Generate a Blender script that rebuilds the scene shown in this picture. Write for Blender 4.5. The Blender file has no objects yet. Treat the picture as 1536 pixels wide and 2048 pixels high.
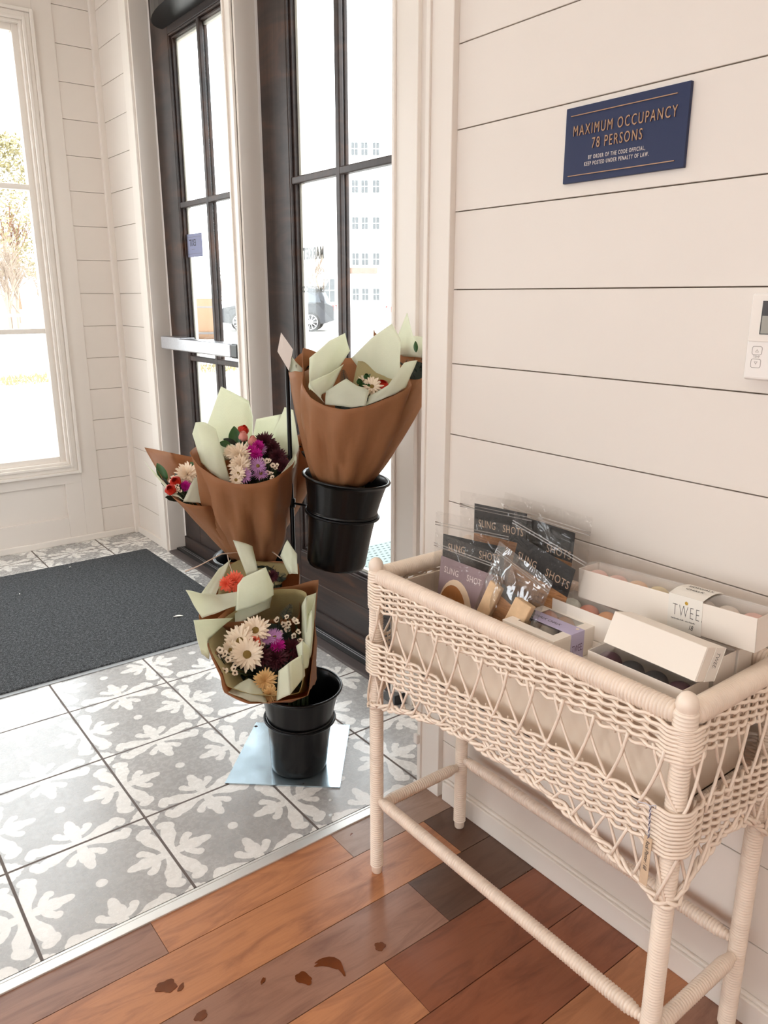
import bpy, math, random
from mathutils import Vector, Matrix, Euler
R = math.radians
random.seed(7)
SC = bpy.context.scene
COL = SC.collection

# ---------------------------------------------------------------- camera
cam_d = bpy.data.cameras.new('camera')
cam = bpy.data.objects.new('camera', cam_d)
COL.objects.link(cam)
cam_d.sensor_fit = 'HORIZONTAL'
cam_d.sensor_width = 36.0
cam_d.lens = 36.0 * 1550.0 / 1536.0
cam_d.clip_start = 0.02
cam_d.clip_end = 400
_r = Matrix(((0.79442083, 0.16271401, -0.58516638),
             (-0.60736771, 0.21282560, -0.76538208),
             (0.0, 0.96344663, 0.26790032)))
cam.matrix_world = Matrix.Translation((0, 0, 1.35)) @ _r.to_4x4()
SC.camera = cam

# ---------------------------------------------------------------- view, world, lights
SC.view_settings.view_transform = 'Standard'
SC.view_settings.look = 'None'
SC.view_settings.exposure = -0.12
SC.view_settings.gamma = 1.0
SC.view_settings.use_curve_mapping = False
SC.cycles.max_bounces = 10
SC.cycles.transparent_max_bounces = 24
SC.cycles.diffuse_bounces = 5
SC.cycles.sample_clamp_indirect = 6.0
SC.cycles.caustics_reflective = False
SC.cycles.caustics_refractive = False

W = bpy.data.worlds.new('sky'); SC.world = W; W.use_nodes = True
_bg = W.node_tree.nodes['Background']
_bg.inputs[0].default_value = (0.93, 0.965, 1.0, 1)
_bg.inputs[1].default_value = 7.0

def area(name, loc, rot, sx, sy, power, color, portal=False):
    l = bpy.data.lights.new(name, 'AREA'); l.shape = 'RECTANGLE'; l.size = sx; l.size_y = sy
    l.energy = power; l.color = color
    o = bpy.data.objects.new(name, l); COL.objects.link(o)
    o.location = loc; o.rotation_euler = rot
    if portal: l.cycles.is_portal = True
    return o
# unseen warm area lights added at ceiling height to brighten shop and vestibule
area('ceiling_fill', (-0.9, 0.1, 2.96), (0, 0, 0), 1.6, 1.6, 13, (1.0, 0.93, 0.86))
area('ceiling_fill', (-0.6, -1.8, 2.96), (0, 0, 0), 1.6, 1.6, 13, (1.0, 0.93, 0.86))
area('ceiling_fill', (0.2, 3.0, 2.96), (0, 0, 0), 0.9, 0.9, 7, (1.0, 0.9, 0.8))

# ---------------------------------------------------------------- mesh helpers
def tag(o, label=None, cat=None, group=None, kind=None):
    if label: o['label'] = label
    if cat: o['category'] = cat
    if group: o['group'] = group
    if kind: o['kind'] = kind
    return o
def empty(name, loc=(0, 0, 0), rz=0.0, parent=None):
    o = bpy.data.objects.new(name, None); COL.objects.link(o)
    o.location = loc; o.rotation_euler = (0, 0, rz); o.empty_display_size = 0.05
    if parent: o.parent = parent
    return o

class MB:
    """collects geometry for one mesh object"""
    def __init__(s): s.v = []; s.f = []; s.m = []; s.cols = None
    def add(s, vs, fs, mi=0):
        k = len(s.v); s.v += [tuple(p) for p in vs]
        s.f += [tuple(i + k for i in f) for f in fs]; s.m += [mi] * len(fs)
    def box(s, x0, x1, y0, y1, z0, z1, mi=0):
        vs = [(x, y, z) for z in (z0, z1) for y in (y0, y1) for x in (x0, x1)]
        s.add(vs, [(0, 2, 3, 1), (4, 5, 7, 6), (0, 1, 5, 4), (1, 3, 7, 5), (3, 2, 6, 7), (2, 0, 4, 6)], mi)
    def obox(s, o, a, b, c, mi=0):
        o, a, b, c = Vector(o), Vector(a), Vector(b), Vector(c)
        vs = [o + a * i + b * j + c * k for k in (0, 1) for j in (0, 1) for i in (0, 1)]
        fs = [(0, 2, 3, 1), (4, 5, 7, 6), (0, 1, 5, 4), (1, 3, 7, 5), (3, 2, 6, 7), (2, 0, 4, 6)]
        if a.cross(b).dot(c) < 0: fs = [tuple(reversed(f)) for f in fs]
        s.add(vs, fs, mi)
    def tube(s, pts, r, n=8, mi=0, closed=False, caps=True):
        pts = [Vector(p) for p in pts]; L = len(pts)
        rs = r if isinstance(r, (list, tuple)) else [r] * L
        up = Vector((0, 0, 1)); prev = None; rings = []
        for i, p in enumerate(pts):
            if closed: t = pts[(i + 1) % L] - pts[i - 1]
            else: t = pts[min(i + 1, L - 1)] - pts[max(i - 1, 0)]
            if t.length < 1e-9: t = Vector((0, 0, 1))
            t.normalize()
            if prev is None:
                a = t.cross(up)
                if a.length < 0.05: a = t.cross(Vector((1, 0, 0)))
            else:
                a = prev - t * prev.dot(t)
                if a.length < 1e-6: a = t.cross(up)
            a.normalize(); prev = a; b = t.cross(a)
            rings.append([p + (a * math.cos(2 * math.pi * j / n) + b * math.sin(2 * math.pi * j / n)) * rs[i] for j in range(n)])
        vs = [q for rg in rings for q in rg]; fs = []
        for i in range(L if closed else L - 1):
            i2 = (i + 1) % L
            for j in range(n):
                j2 = (j + 1) % n
                fs.append((i * n + j, i * n + j2, i2 * n + j2, i2 * n + j))
        if caps and not closed:
            fs.append(tuple(range(n - 1, -1, -1))); fs.append(tuple((L - 1) * n + j for j in range(n)))
        s.add(vs, fs, mi)
    def lathe(s, prof, c=(0, 0, 0), n=32, mi=0, axis=None, cap0=False, cap1=False, a0=0, a1=2 * math.pi):
        """prof: list of (r, h); axis: unit vector"""
        c = Vector(c); ax = Vector(axis).normalized() if axis else Vector((0, 0, 1))
        u = ax.cross(Vector((0, 0, 1)))
        if u.length < 0.05: u = Vector((1, 0, 0))
        u.normalize(); w = ax.cross(u)
        full = abs((a1 - a0) - 2 * math.pi) < 1e-6
        m = n if full else n + 1
        vs = []
        for (r, h) in prof:
            for j in range(m):
                t = a0 + (a1 - a0) * j / n
                vs.append(c + ax * h + (u * math.cos(t) + w * math.sin(t)) * r)
        fs = []
        for i in range(len(prof) - 1):
            for j in range(n):
                j2 = (j + 1) % m
                fs.append((i * m + j, i * m + j2, (i + 1) * m + j2, (i + 1) * m + j))
        if cap0: fs.append(tuple(range(m - 1, -1, -1)))
        if cap1: fs.append(tuple((len(prof) - 1) * m + j for j in range(m)))
        s.add(vs, fs, mi)
    def grid(s, rows, mi=0, closed=False):
        n = len(rows[0]); vs = [p for r in rows for p in r]; fs = []
        for i in range(len(rows) - 1):
            for j in range(n if closed else n - 1):
                j2 = (j + 1) % n
                fs.append((i * n + j, i * n + j2, (i + 1) * n + j2, (i + 1) * n + j))
        s.add(vs, fs, mi)
    def poly(s, pts, mi=0): s.add(pts, [tuple(range(len(pts)))], mi)
    def sphere(s, c, r, n=10, m=6, mi=0, sz=1.0, axis=None):
        prof = [(max(r * math.sin(math.pi * i / m), 1e-5), -r * sz * math.cos(math.pi * i / m)) for i in range(m + 1)]
        s.lathe(prof, c, n, mi, axis)
    def build(s, name, mats, parent=None, smooth=False, bevel=0.0, solid=0.0, seg=2, auto=None, subsurf=0):
        me = bpy.data.meshes.new(name); me.from_pydata(s.v, [], s.f)
        if not isinstance(mats, (list, tuple)): mats = [mats]
        for m in mats: me.materials.append(m)
        if len(mats) > 1: me.polygons.foreach_set('material_index', s.m)
        me.polygons.foreach_set('use_smooth', [bool(smooth)] * len(s.f))
        me.update()
        o = bpy.data.objects.new(name, me); COL.objects.link(o)
        if parent: o.parent = parent
        if solid:
            d = o.modifiers.new('solid', 'SOLIDIFY'); d.thickness = solid; d.offset = 0
        if subsurf:
            d = o.modifiers.new('sub', 'SUBSURF'); d.levels = d.render_levels = subsurf
        if bevel:
            d = o.modifiers.new('bevel', 'BEVEL'); d.width = bevel; d.segments = seg; d.limit_method = 'ANGLE'; d.angle_limit = R(40)
        if auto is not None:
            me.set_sharp_from_angle(angle=R(auto))
        return o

# ---------------------------------------------------------------- material helpers
class NT:
    def __init__(s, mat):
        s.t = mat.node_tree; s.n = s.t.nodes; s.l = s.t.links
    def new(s, ty, **kw):
        n = s.n.new(ty)
        for k, v in kw.items(): setattr(n, k, v)
        return n
    def put(s, sock, v):
        if hasattr(v, 'is_linked') or hasattr(v, 'links'): s.l.new(v, sock)
        else: sock.default_value = v
    def math(s, op, a, b=None, c=None):
        n = s.new('ShaderNodeMath', operation=op)
        s.put(n.inputs[0], a)
        if b is not None: s.put(n.inputs[1], b)
        if c is not None: s.put(n.inputs[2], c)
        return n.outputs[0]
    def mix(s, f, a, b, blend='MIX'):
        n = s.new('ShaderNodeMix', data_type='RGBA', blend_type=blend)
        s.put(n.inputs[0], f); s.put(n.inputs[6], a); s.put(n.inputs[7], b)
        return n.outputs[2]
    def noise(s, vec, scale, detail=3, rough=0.55, dist=0.0):
        n = s.new('ShaderNodeTexNoise'); n.inputs['Scale'].default_value = scale
        n.inputs['Detail'].default_value = detail; n.inputs['Roughness'].default_value = rough
        n.inputs['Distortion'].default_value = dist
        if vec is not None: s.l.new(vec, n.inputs['Vector'])
        return n.outputs['Fac']
    def coord(s, k='Object'): return s.new('ShaderNodeTexCoord').outputs[k]
    def mapping(s, vec, loc=(0, 0, 0), rot=(0, 0, 0), scale=(1, 1, 1), ty='POINT'):
        n = s.new('ShaderNodeMapping', vector_type=ty); s.l.new(vec, n.inputs['Vector'])
        n.inputs['Location'].default_value = loc; n.inputs['Rotation'].default_value = rot; n.inputs['Scale'].default_value = scale
        return n.outputs[0]
    def ramp(s, f, stops):
        n = s.new('ShaderNodeValToRGB'); s.l.new(f, n.inputs[0]); e = n.color_ramp.elements
        while len(e) < len(stops): e.new(0.5)
        for k, (p, c) in enumerate(stops): e[k].position = p; e[k].color = c if len(c) == 4 else (*c, 1)
        return n.outputs[0]
    def rng(s, v, a, b, c=0.0, d=1.0):
        n = s.new('ShaderNodeMapRange'); s.put(n.inputs[0], v)
        for i, q in enumerate((a, b, c, d)): n.inputs[i + 1].default_value = q
        return n.outputs[0]
    def bump(s, h, strength=0.3, dist=0.002):
        n = s.new('ShaderNodeBump'); n.inputs['Strength'].default_value = strength; n.inputs['Distance'].default_value = dist
        s.l.new(h, n.inputs['Height']); return n.outputs[0]

def srgb(r, g, b):
    def f(c):
        c /= 255.0
        return c / 12.92 if c <= 0.04045 else ((c + 0.055) / 1.055) ** 2.4
    return (f(r), f(g), f(b), 1.0)

MATS = {}
def mat(name, color=(0.8, 0.8, 0.8, 1), rough=0.5, metal=0.0, spec=0.5, nscale=0, namp=0.0, bump=0.0, bscale=200, emit=0, coat=0, sheen=0, trans=0.0, bdist=0.001):
    m = bpy.data.materials.new(name); m.use_nodes = True
    t = NT(m); b = t.n['Principled BSDF']
    b.inputs['Base Color'].default_value = color; b.inputs['Roughness'].default_value = rough
    b.inputs['Metallic'].default_value = metal; b.inputs['Specular IOR Level'].default_value = spec
    b.inputs['Coat Weight'].default_value = coat; b.inputs['Sheen Weight'].default_value = sheen
    if namp:
        c = t.coord(); f = t.noise(c, nscale, 4)
        dk = tuple(x * (1 - namp) for x in color[:3]) + (1,); lt = tuple(min(x * (1 + namp), 1) for x in color[:3]) + (1,)
        t.l.new(t.mix(t.rng(f, 0.3, 0.7), dk, lt), b.inputs['Base Color'])
    if bump:
        t.l.new(t.bump(t.noise(t.coord(), bscale, 3), bump, bdist), b.inputs['Normal'])
    if emit:
        b.inputs['Emission Color'].default_value = color; b.inputs['Emission Strength'].default_value = emit
    if trans:
        tr = t.new('ShaderNodeBsdfTranslucent'); tr.inputs[0].default_value = color
        mx = t.new('ShaderNodeMixShader'); mx.inputs[0].default_value = trans
        t.l.new(b.outputs[0], mx.inputs[1]); t.l.new(tr.outputs[0], mx.inputs[2])
        t.l.new(mx.outputs[0], t.n['Material Output'].inputs[0])
    MATS[name] = m
    return m

def clear_mat(name, tint=(1, 1, 1, 1), rough=0.02, refl=1.0, base=0.025, bump=0, bscale=30):
    """thin clear sheet: see-through with mirror reflections that grow at grazing angles"""
    m = bpy.data.materials.new(name); m.use_nodes = True
    t = NT(m); t.n.remove(t.n['Principled BSDF'])
    tp = t.new('ShaderNodeBsdfTransparent'); tp.inputs[0].default_value = tint
    gl = t.new('ShaderNodeBsdfGlossy'); gl.inputs['Roughness'].default_value = rough
    lw = t.new('ShaderNodeLayerWeight'); lw.inputs[0].default_value = 0.5
    f = t.math('MINIMUM', t.math('MULTIPLY_ADD', t.math('POWER', lw.outputs['Facing'], 4.0), refl * 0.9, base), 0.9)
    if bump:
        nn = t.bump(t.noise(t.coord(), bscale, 2, 0.5, 1.5), bump, 0.01)
        t.l.new(nn, gl.inputs['Normal']); t.l.new(nn, lw.inputs['Normal'])
    mx = t.new('ShaderNodeMixShader'); t.l.new(f, mx.inputs[0])
    t.l.new(tp.outputs[0], mx.inputs[1]); t.l.new(gl.outputs[0], mx.inputs[2])
    t.l.new(mx.outputs[0], t.n['Material Output'].inputs[0])
    return m

def text_mesh(name, body, size, mat_, parent, origin, xdir, ydir, ext=0.0006, sx=1.0, align='LEFT', space=1.0, bold=0.0, shear=0.0):
    """lettering as a mesh lying in the plane xdir/ydir"""
    c = bpy.data.curves.new(name, 'FONT'); c.body = body; c.size = size; c.extrude = ext; c.align_x = align
    c.space_character = space; c.offset = bold; c.resolution_u = 3; c.shear = shear
    tmp = bpy.data.objects.new(name + '_tmp', c); COL.objects.link(tmp)
    dg = bpy.context.evaluated_depsgraph_get(); dg.update()
    me = bpy.data.meshes.new_from_object(tmp.evaluated_get(dg))
    bpy.data.objects.remove(tmp)
    xd = Vector(xdir).normalized(); yd = Vector(ydir); yd = (yd - xd * yd.dot(xd)).normalized(); zd = xd.cross(yd)
    M = Matrix((( *[0.0] * 3, 0.0),) * 4)
    M = Matrix.Identity(4)
    for i in range(3):
        M[i][0] = xd[i] * sx; M[i][1] = yd[i]; M[i][2] = zd[i]; M[i][3] = origin[i]
    me.transform(M); me.materials.clear(); me.materials.append(mat_)
    o = bpy.data.objects.new(name, me); COL.objects.link(o)
    if parent: o.parent = parent
    return o

# ---------------------------------------------------------------- materials of the room
m_wall = mat('painted_shiplap', srgb(225, 216, 207), 0.42, spec=0.4, bump=0.03, bscale=90, nscale=3, namp=0.015)
m_trim = mat('painted_trim', srgb(230, 222, 213), 0.32, spec=0.45)
m_groove = mat('board_gap', srgb(120, 100, 84), 0.9)
m_ceiling = mat('ceiling_paint', srgb(235, 230, 222), 0.8)
m_glass = clear_mat('window_glass', (0.97, 0.985, 0.98, 1), 0.0)
m_alu = mat('brushed_aluminium', srgb(176, 176, 180), 0.32, 1.0, nscale=120, namp=0.08)
m_silver = mat('strip_metal', srgb(226, 224, 220), 0.38, 0.6)
m_black = mat('black_plastic', srgb(16, 17, 18), 0.35)
m_darkgap = mat('dark_joint', srgb(40, 30, 28), 0.9)

def wood_dark():
    m = mat('dark_stained_wood', srgb(58, 46, 42), 0.42, spec=0.35)
    t = NT(m); b = t.n['Principled BSDF']
    co = t.coord(); v = t.mapping(co, scale=(1, 1, 1))
    g1 = t.noise(t.mapping(co, scale=(60, 60, 3)), 1.0, 5, 0.6, 0.6)
    g2 = t.noise(t.mapping(co, scale=(5, 3, 9)), 1.0, 4, 0.6, 1.0)
    c = t.ramp(g2, [(0.3, srgb(38, 31, 30)), (0.55, srgb(64, 50, 45)), (0.78, srgb(92, 62, 46))])
    c2 = t.mix(t.rng(g1, 0.35, 0.7, 0.0, 0.45), c, srgb(30, 25, 25))
    t.l.new(c2, b.inputs['Base Color']); t.l.new(t.bump(g1, 0.15, 0.001), b.inputs['Normal'])
    return m
m_door = wood_dark()
def wood_dark_h():
    m = mat('dark_stained_panel', srgb(58, 46, 42), 0.4, spec=0.35)
    t = NT(m); b = t.n['Principled BSDF']; co = t.coord()
    g1 = t.noise(t.mapping(co, scale=(40, 3, 60)), 1.0, 5, 0.6, 0.6)
    g2 = t.noise(t.mapping(co, scale=(4, 1.6, 12)), 1.0, 4, 0.6, 1.2)
    c = t.ramp(g2, [(0.3, srgb(40, 32, 31)), (0.55, srgb(62, 49, 44)), (0.78, srgb(104, 70, 48))])
    c2 = t.mix(t.rng(g1, 0.35, 0.7, 0.0, 0.5), c, srgb(33, 27, 27))
    t.l.new(c2, b.inputs['Base Color']); t.l.new(t.bump(g1, 0.15, 0.001), b.inputs['Normal'])
    return m
m_door_h = wood_dark_h()

def tile_mat():
    m = mat('patterned_tile', srgb(190, 190, 190), 0.3, spec=0.75)
    t = NT(m); b = t.n['Principled BSDF']
    co = t.coord(); sp = t.new('ShaderNodeSeparateXYZ')
    # slightly wobbling outlines, as printed by hand
    nz = t.new('ShaderNodeTexNoise'); nz.inputs['Scale'].default_value = 34; nz.inputs['Detail'].default_value = 1
    t.l.new(co, nz.inputs['Vector'])
    vm = t.new('ShaderNodeVectorMath', operation='MULTIPLY_ADD'); t.l.new(nz.outputs['Color'], vm.inputs[0])
    vm.inputs[1].default_value = (0.0045, 0.0045, 0); t.l.new(co, vm.inputs[2]); t.l.new(vm.outputs[0], sp.inputs[0])
    sp0 = t.new('ShaderNodeSeparateXYZ'); t.l.new(co, sp0.inputs[0])
    S = 0.345
    def fr(o, off): return t.math('ABSOLUTE', t.math('SUBTRACT', t.math('FRACT', t.math('DIVIDE', t.math('SUBTRACT', o, off), S)), 0.5))
    U = fr(sp.outputs[0], 0.578); V = fr(sp.outputs[1], 1.813)
    U0 = fr(sp0.outputs[0], 0.575); V0 = fr(sp0.outputs[1], 1.81)
    a = t.math('MAXIMUM', U, V); bb = t.math('MINIMUM', U, V)
    cb = t.new('ShaderNodeCombineXYZ'); t.l.new(a, cb.inputs[0]); t.l.new(bb, cb.inputs[1]); P = cb.outputs[0]
    shapes = [((0.262, 0.0), 0, (0.082, 0.040)), ((0.315, 0.0), 0, (0.060, 0.058)), ((0.40, 0.0), 0, (0.12, 0.040)),
              ((0.360, 0.078), 128, (0.068, 0.031)), ((0.322, 0.112), 0, (0.036, 0.034)),
              ((0.462, 0.130), 96, (0.135, 0.034)), ((0.432, 0.205), 102, (0.120, 0.056)), ((0.396, 0.295), 0, (0.045, 0.050)),
              ((0.430, 0.325), 0, (0.048, 0.040)), ((0.0, 0.0), 0, (0.040, 0.040)),
              ((0.5, 0.5), 0, (0.072, 0.072)), ((0.5, 0.424), 0, (0.044, 0.036)), ((0.452, 0.452), 0, (0.034, 0.034))]
    out = None
    for (c, ang, s_) in shapes:
        v = t.mapping(P, (c[0], c[1], 0), (0, 0, R(ang)), (s_[0], s_[1], 1), 'TEXTURE')
        ln = t.new('ShaderNodeVectorMath', operation='LENGTH'); t.l.new(v, ln.inputs[0])
        f = t.rng(ln.outputs['Value'], 1.05, 0.95)
        out = f if out is None else t.math('MAXIMUM', out, f)
    # thin grey slit between stem and big petal
    v = t.mapping(P, (0.398, 0.112, 0), (0, 0, R(120)), (0.085, 0.021, 1), 'TEXTURE')
    ln = t.new('ShaderNodeVectorMath', operation='LENGTH'); t.l.new(v, ln.inputs[0])
    out = t.math('MULTIPLY', out, t.rng(ln.outputs['Value'], 0.9, 1.1))
    n1 = t.noise(co, 9, 5, 0.6); n2 = t.noise(co, 60, 4, 0.7)
    grey = t.mix(t.rng(n1, 0.3, 0.7), srgb(158, 156, 154), srgb(172, 170, 168))
    wht = t.mix(t.rng(n1, 0.3, 0.7), srgb(222, 219, 214), srgb(232, 230, 226))
    colr = t.mix(out, grey, wht)
    wear = t.math('MULTIPLY', t.rng(n2, 0.70, 0.78), t.rng(t.noise(co, 5, 2), 0.52, 0.66))
    colr = t.mix(wear, colr, srgb(74, 64, 60))
    g = t.rng(t.math('MAXIMUM', U0, V0), 0.4885, 0.4915)
    colr = t.mix(g, colr, srgb(92, 80, 74))
    t.l.new(colr, b.inputs['Base Color'])
    t.l.new(t.math('ADD', t.rng(n2, 0.3, 0.7, 0.20, 0.34), t.math('MULTIPLY', g, 0.5)), b.inputs['Roughness'])
    h = t.math('SUBTRACT', t.math('MULTIPLY', t.noise(co, 25, 4), 0.35), t.math('ADD', g, t.math('MULTIPLY', wear, 0.6)))
    t.l.new(t.bump(h, 0.35, 0.002), b.inputs['Normal'])
    return m
m_tile = tile_mat()

def plank_mat():
    m = mat('wood_planks', srgb(160, 96, 60), 0.3)
    t = NT(m); b = t.n['Principled BSDF']; co = t.coord()
    at = t.new('ShaderNodeAttribute'); at.attribute_name = 'plank'
    of = t.new('ShaderNodeAttribute'); of.attribute_name = 'shift'
    vv = t.new('ShaderNodeVectorMath', operation='ADD'); t.l.new(co, vv.inputs[0]); t.l.new(of.outputs['Vector'], vv.inputs[1])
    base = t.mapping(vv.outputs[0], scale=(2.2, 11, 1))
    g1 = t.noise(base, 1.6, 6, 0.62, 1.6)
    g2 = t.noise(t.mapping(vv.outputs[0], scale=(9, 160, 1)), 1.0, 4, 0.6, 0.3)
    g3 = t.noise(vv.outputs[0], 5, 3, 0.5, 0.8)
    dark = t.mix(1.0, at.outputs['Color'], (0.58, 0.50, 0.47, 1), 'MULTIPLY')
    c = t.mix(t.rng(g1, 0.46, 0.72), at.outputs['Color'], dark)
    c = t.mix(t.rng(g2, 0.45, 0.75, 0, 0.28), c, dark)
    c = t.mix(t.rng(g3, 0.5, 0.8, 0, 0.35), c, dark)
    t.l.new(c, b.inputs['Base Color'])
    t.l.new(t.rng(g1, 0.2, 0.8, 0.26, 0.38), b.inputs['Roughness']); b.inputs['Specular IOR Level'].default_value = 0.6
    t.l.new(t.bump(t.math('ADD', g1, t.math('MULTIPLY', g2, 0.5)), 0.08, 0.002), b.inputs['Normal'])
    return m
m_plank = plank_mat()

# ---------------------------------------------------------------- the room shell
S_ = lambda o: tag(o, kind='structure')
ZC = 3.0
# tiled vestibule floor
b = MB(); b.box(-3.0, 1.60, 1.4885, 4.45, -0.06, 0.0); S_(b.build('floor_tiled', m_tile))
# plank floor: every board a face of its own colour
def plank_floor():
    b = MB(); cols = []; shifts = []
    rnd = random.Random(3)
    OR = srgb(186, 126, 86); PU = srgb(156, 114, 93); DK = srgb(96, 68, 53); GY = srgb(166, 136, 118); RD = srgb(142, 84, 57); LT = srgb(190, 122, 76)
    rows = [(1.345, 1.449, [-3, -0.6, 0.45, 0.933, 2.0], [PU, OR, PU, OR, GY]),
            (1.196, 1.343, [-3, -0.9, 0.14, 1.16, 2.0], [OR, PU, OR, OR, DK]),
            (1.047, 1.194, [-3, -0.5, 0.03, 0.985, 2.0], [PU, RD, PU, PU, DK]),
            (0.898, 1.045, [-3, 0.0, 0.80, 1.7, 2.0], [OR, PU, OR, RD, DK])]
    z = 0.0; y1 = 0.896; k = 0
    pal = [PU, OR, DK, RD, OR, PU, RD, DK]
    while y1 > -2.9:
        xs = [-3.0]; x = -3 + rnd.uniform(0.3, 1.0)
        while x < 1.5: xs.append(x); x += rnd.choice([0.55, 0.9, 1.2])
        xs.append(2.0); cs = [rnd.choice(pal) for _ in xs]
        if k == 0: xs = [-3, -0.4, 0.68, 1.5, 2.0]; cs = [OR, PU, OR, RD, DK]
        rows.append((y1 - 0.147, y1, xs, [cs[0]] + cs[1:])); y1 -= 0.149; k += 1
    for (ya, yb, xs, cs) in rows:
        for i in range(len(xs) - 1):
            x0, x1 = xs[i] + 0.0006, min(xs[i + 1], 1.40) - 0.0006
            if x0 >= 1.39: continue
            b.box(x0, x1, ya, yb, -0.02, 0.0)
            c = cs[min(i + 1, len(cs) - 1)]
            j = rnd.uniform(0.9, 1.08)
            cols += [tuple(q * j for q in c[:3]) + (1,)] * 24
            sh = (rnd.uniform(0, 9), rnd.uniform(0, 9), 0)
            shifts += [sh] * 24
    b.box(-3, 1.40, -3, 1.449, -0.06, -0.004, 1)
    cols += [(0.02, 0.012, 0.01, 1)] * 24; shifts += [(0, 0, 0)] * 24
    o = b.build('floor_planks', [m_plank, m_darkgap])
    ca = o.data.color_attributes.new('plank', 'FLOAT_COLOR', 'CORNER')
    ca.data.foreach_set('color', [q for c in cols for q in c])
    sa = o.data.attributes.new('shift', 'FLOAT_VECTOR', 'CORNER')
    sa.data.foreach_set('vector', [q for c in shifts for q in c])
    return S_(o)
plank_floor()
# metal transition strip between the planks and the tiles
b = MB(); b.box(-3, 1.275, 1.449, 1.4745, -0.02, 0.004); b.box(-3, 1.275, 1.4760, 1.4835, -0.02, 0.003); b.box(-3, 1.275, 1.4830, 1.4895, -0.02, -0.0015, 1); b.box(-3, 1.275, 1.4740, 1.4765, -0.02, 0.001, 1)
S_(b.build('trim_1', [m_silver, m_darkgap], bevel=0.0012))
b = MB(); b.box(-3.1, 1.75, -3, 4.55, ZC, ZC + 0.1); S_(b.build('ceiling', m_ceiling))

# unseen walls: plain at the back, opposite the doors with openings added for daylight
b = MB(); b.box(-3.1, 1.42, -3.12, -3.0, 0, ZC); S_(b.build('wall_back', m_wall))
b = MB(); b.box(-3.12, -3.0, -3.1, 4.5, 0, 0.7); b.box(-3.12, -3.0, -3.1, 4.5, 2.3, ZC)
for (y0, y1) in ((-3.1, -2.2), (-0.9, 0.1), (1.6, 2.9), (4.0, 4.5)): b.box(-3.12, -3.0, y0, y1, 0.7, 2.3)
S_(b.build('wall_far_side', m_wall))
GR = [1.195 + 0.1703 * k for k in range(-8, 12)]
def boards(b, fixed, lo, hi, axis, sign, z0=0.0, z1=ZC, thick=0.012):
    """shiplap boards with open gaps in front of a backing; 'fixed' is the face plane, sign the side of the wall body"""
    zs = [z0] + [z for z in GR if z0 + 0.01 < z < z1 - 0.01] + [z1]
    for i in range(len(zs) - 1):
        a, c = zs[i] + (0.0011 if i else 0), zs[i + 1] - (0.0011 if i < len(zs) - 2 else 0)
        if axis == 'x': b.box(min(fixed, fixed + sign * thick), max(fixed, fixed + sign * thick), lo, hi, a, c, 0)
        else: b.box(lo, hi, min(fixed, fixed + sign * thick), max(fixed, fixed + sign * thick), a, c, 0)
# right wall (its far end stops at the vestibule)
b = MB(); boards(b, 1.275, -3, 1.40, 'x', 1); b.box(1.286, 1.42, -3, 1.485, 0, ZC, 1)
S_(b.build('wall_right', [m_wall, m_groove], bevel=0.0008, seg=1))
b = MB(); b.box(1.2585, 1.2865, 1.400, 1.478, 0, ZC); b.box(1.262, 1.30, 1.478, 1.492, 0, ZC); b.box(1.252, 1.264, 1.470, 1.484, 0, ZC)
b.box(1.28, 1.42, 1.484, 1.497, 0, ZC)
S_(b.build('trim_2', m_trim, bevel=0.002))
b = MB(); b.box(1.2605, 1.2755, -3, 1.385, 0, 0.058); b.box(1.266, 1.2755, -3, 1.385, 0.0575, 0.066)
S_(b.build('baseboard_right', m_trim, bevel=0.003))
# door wall
XD = 1.53
b = MB(); boards(b, XD, 4.03, 4.41, 'x', 1); b.box(XD + 0.011, 1.75, 3.93, 4.55, 0, ZC, 0)
b.box(XD + 0.011, 1.75, 1.42, 1.93, 0, ZC); b.box(XD - 0.0006, 1.74, 1.43, 4.025, 2.788, ZC - 0.001); b.box(XD + 0.012, 1.745, 1.9, 3.94, 2.70, 2.79)
b.box(XD + 0.006, 1.748, 2.902, 2.966, 0, 2.78); b.box(XD, XD + 0.0105, 1.42, 1.86, 0, 2.785)
S_(b.build('wall_front', [m_wall, m_groove], bevel=0.0008, seg=1))
b = MB(); b.box(1.5175, XD + 0.003, 4.03, 4.41, 0, 0.04); S_(b.build('baseboard_front', m_trim, bevel=0.003))
# casings round the doors: flat boards, a bead and a deep jamb
b = MB()
for (y0, y1) in ((3.932, 4.032),):
    b.box(1.516, 1.535, y0, y1, 0.0, 2.86)
b.box(1.508, 1.54, 3.925, 3.937, 0.0, 2.79); b.box(1.52, 1.61, 3.912, 3.93, 0, 2.78)
b.box(1.516, 1.535, 2.908, 2.974, 0, 2.86); b.box(1.508, 1.54, 2.908, 2.92, 0, 2.79); b.box(1.508, 1.54, 2.962, 2.974, 0, 2.79)
b.box(1.52, 1.61, 2.894, 2.909, 0, 2.78); b.box(1.52, 1.61, 2.966, 2.976, 0, 2.78)
b.box(1.516, 1.535, 1.83, 1.925, 0, 2.86); b.box(1.508, 1.54, 1.925, 1.937, 0, 2.79); b.box(1.52, 1.61, 1.93, 1.940, 0, 2.78)
b.box(1.5145, 1.5355, 1.84, 4.02, 2.70, 2.87)
S_(b.build('trim_3', m_trim, bevel=0.002))
# corner trim
b = MB(); b.box(1.502, XD + 0.001, 4.382, 4.411, 0, ZC); S_(b.build('trim_4', m_trim, bevel=0.002))
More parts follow.
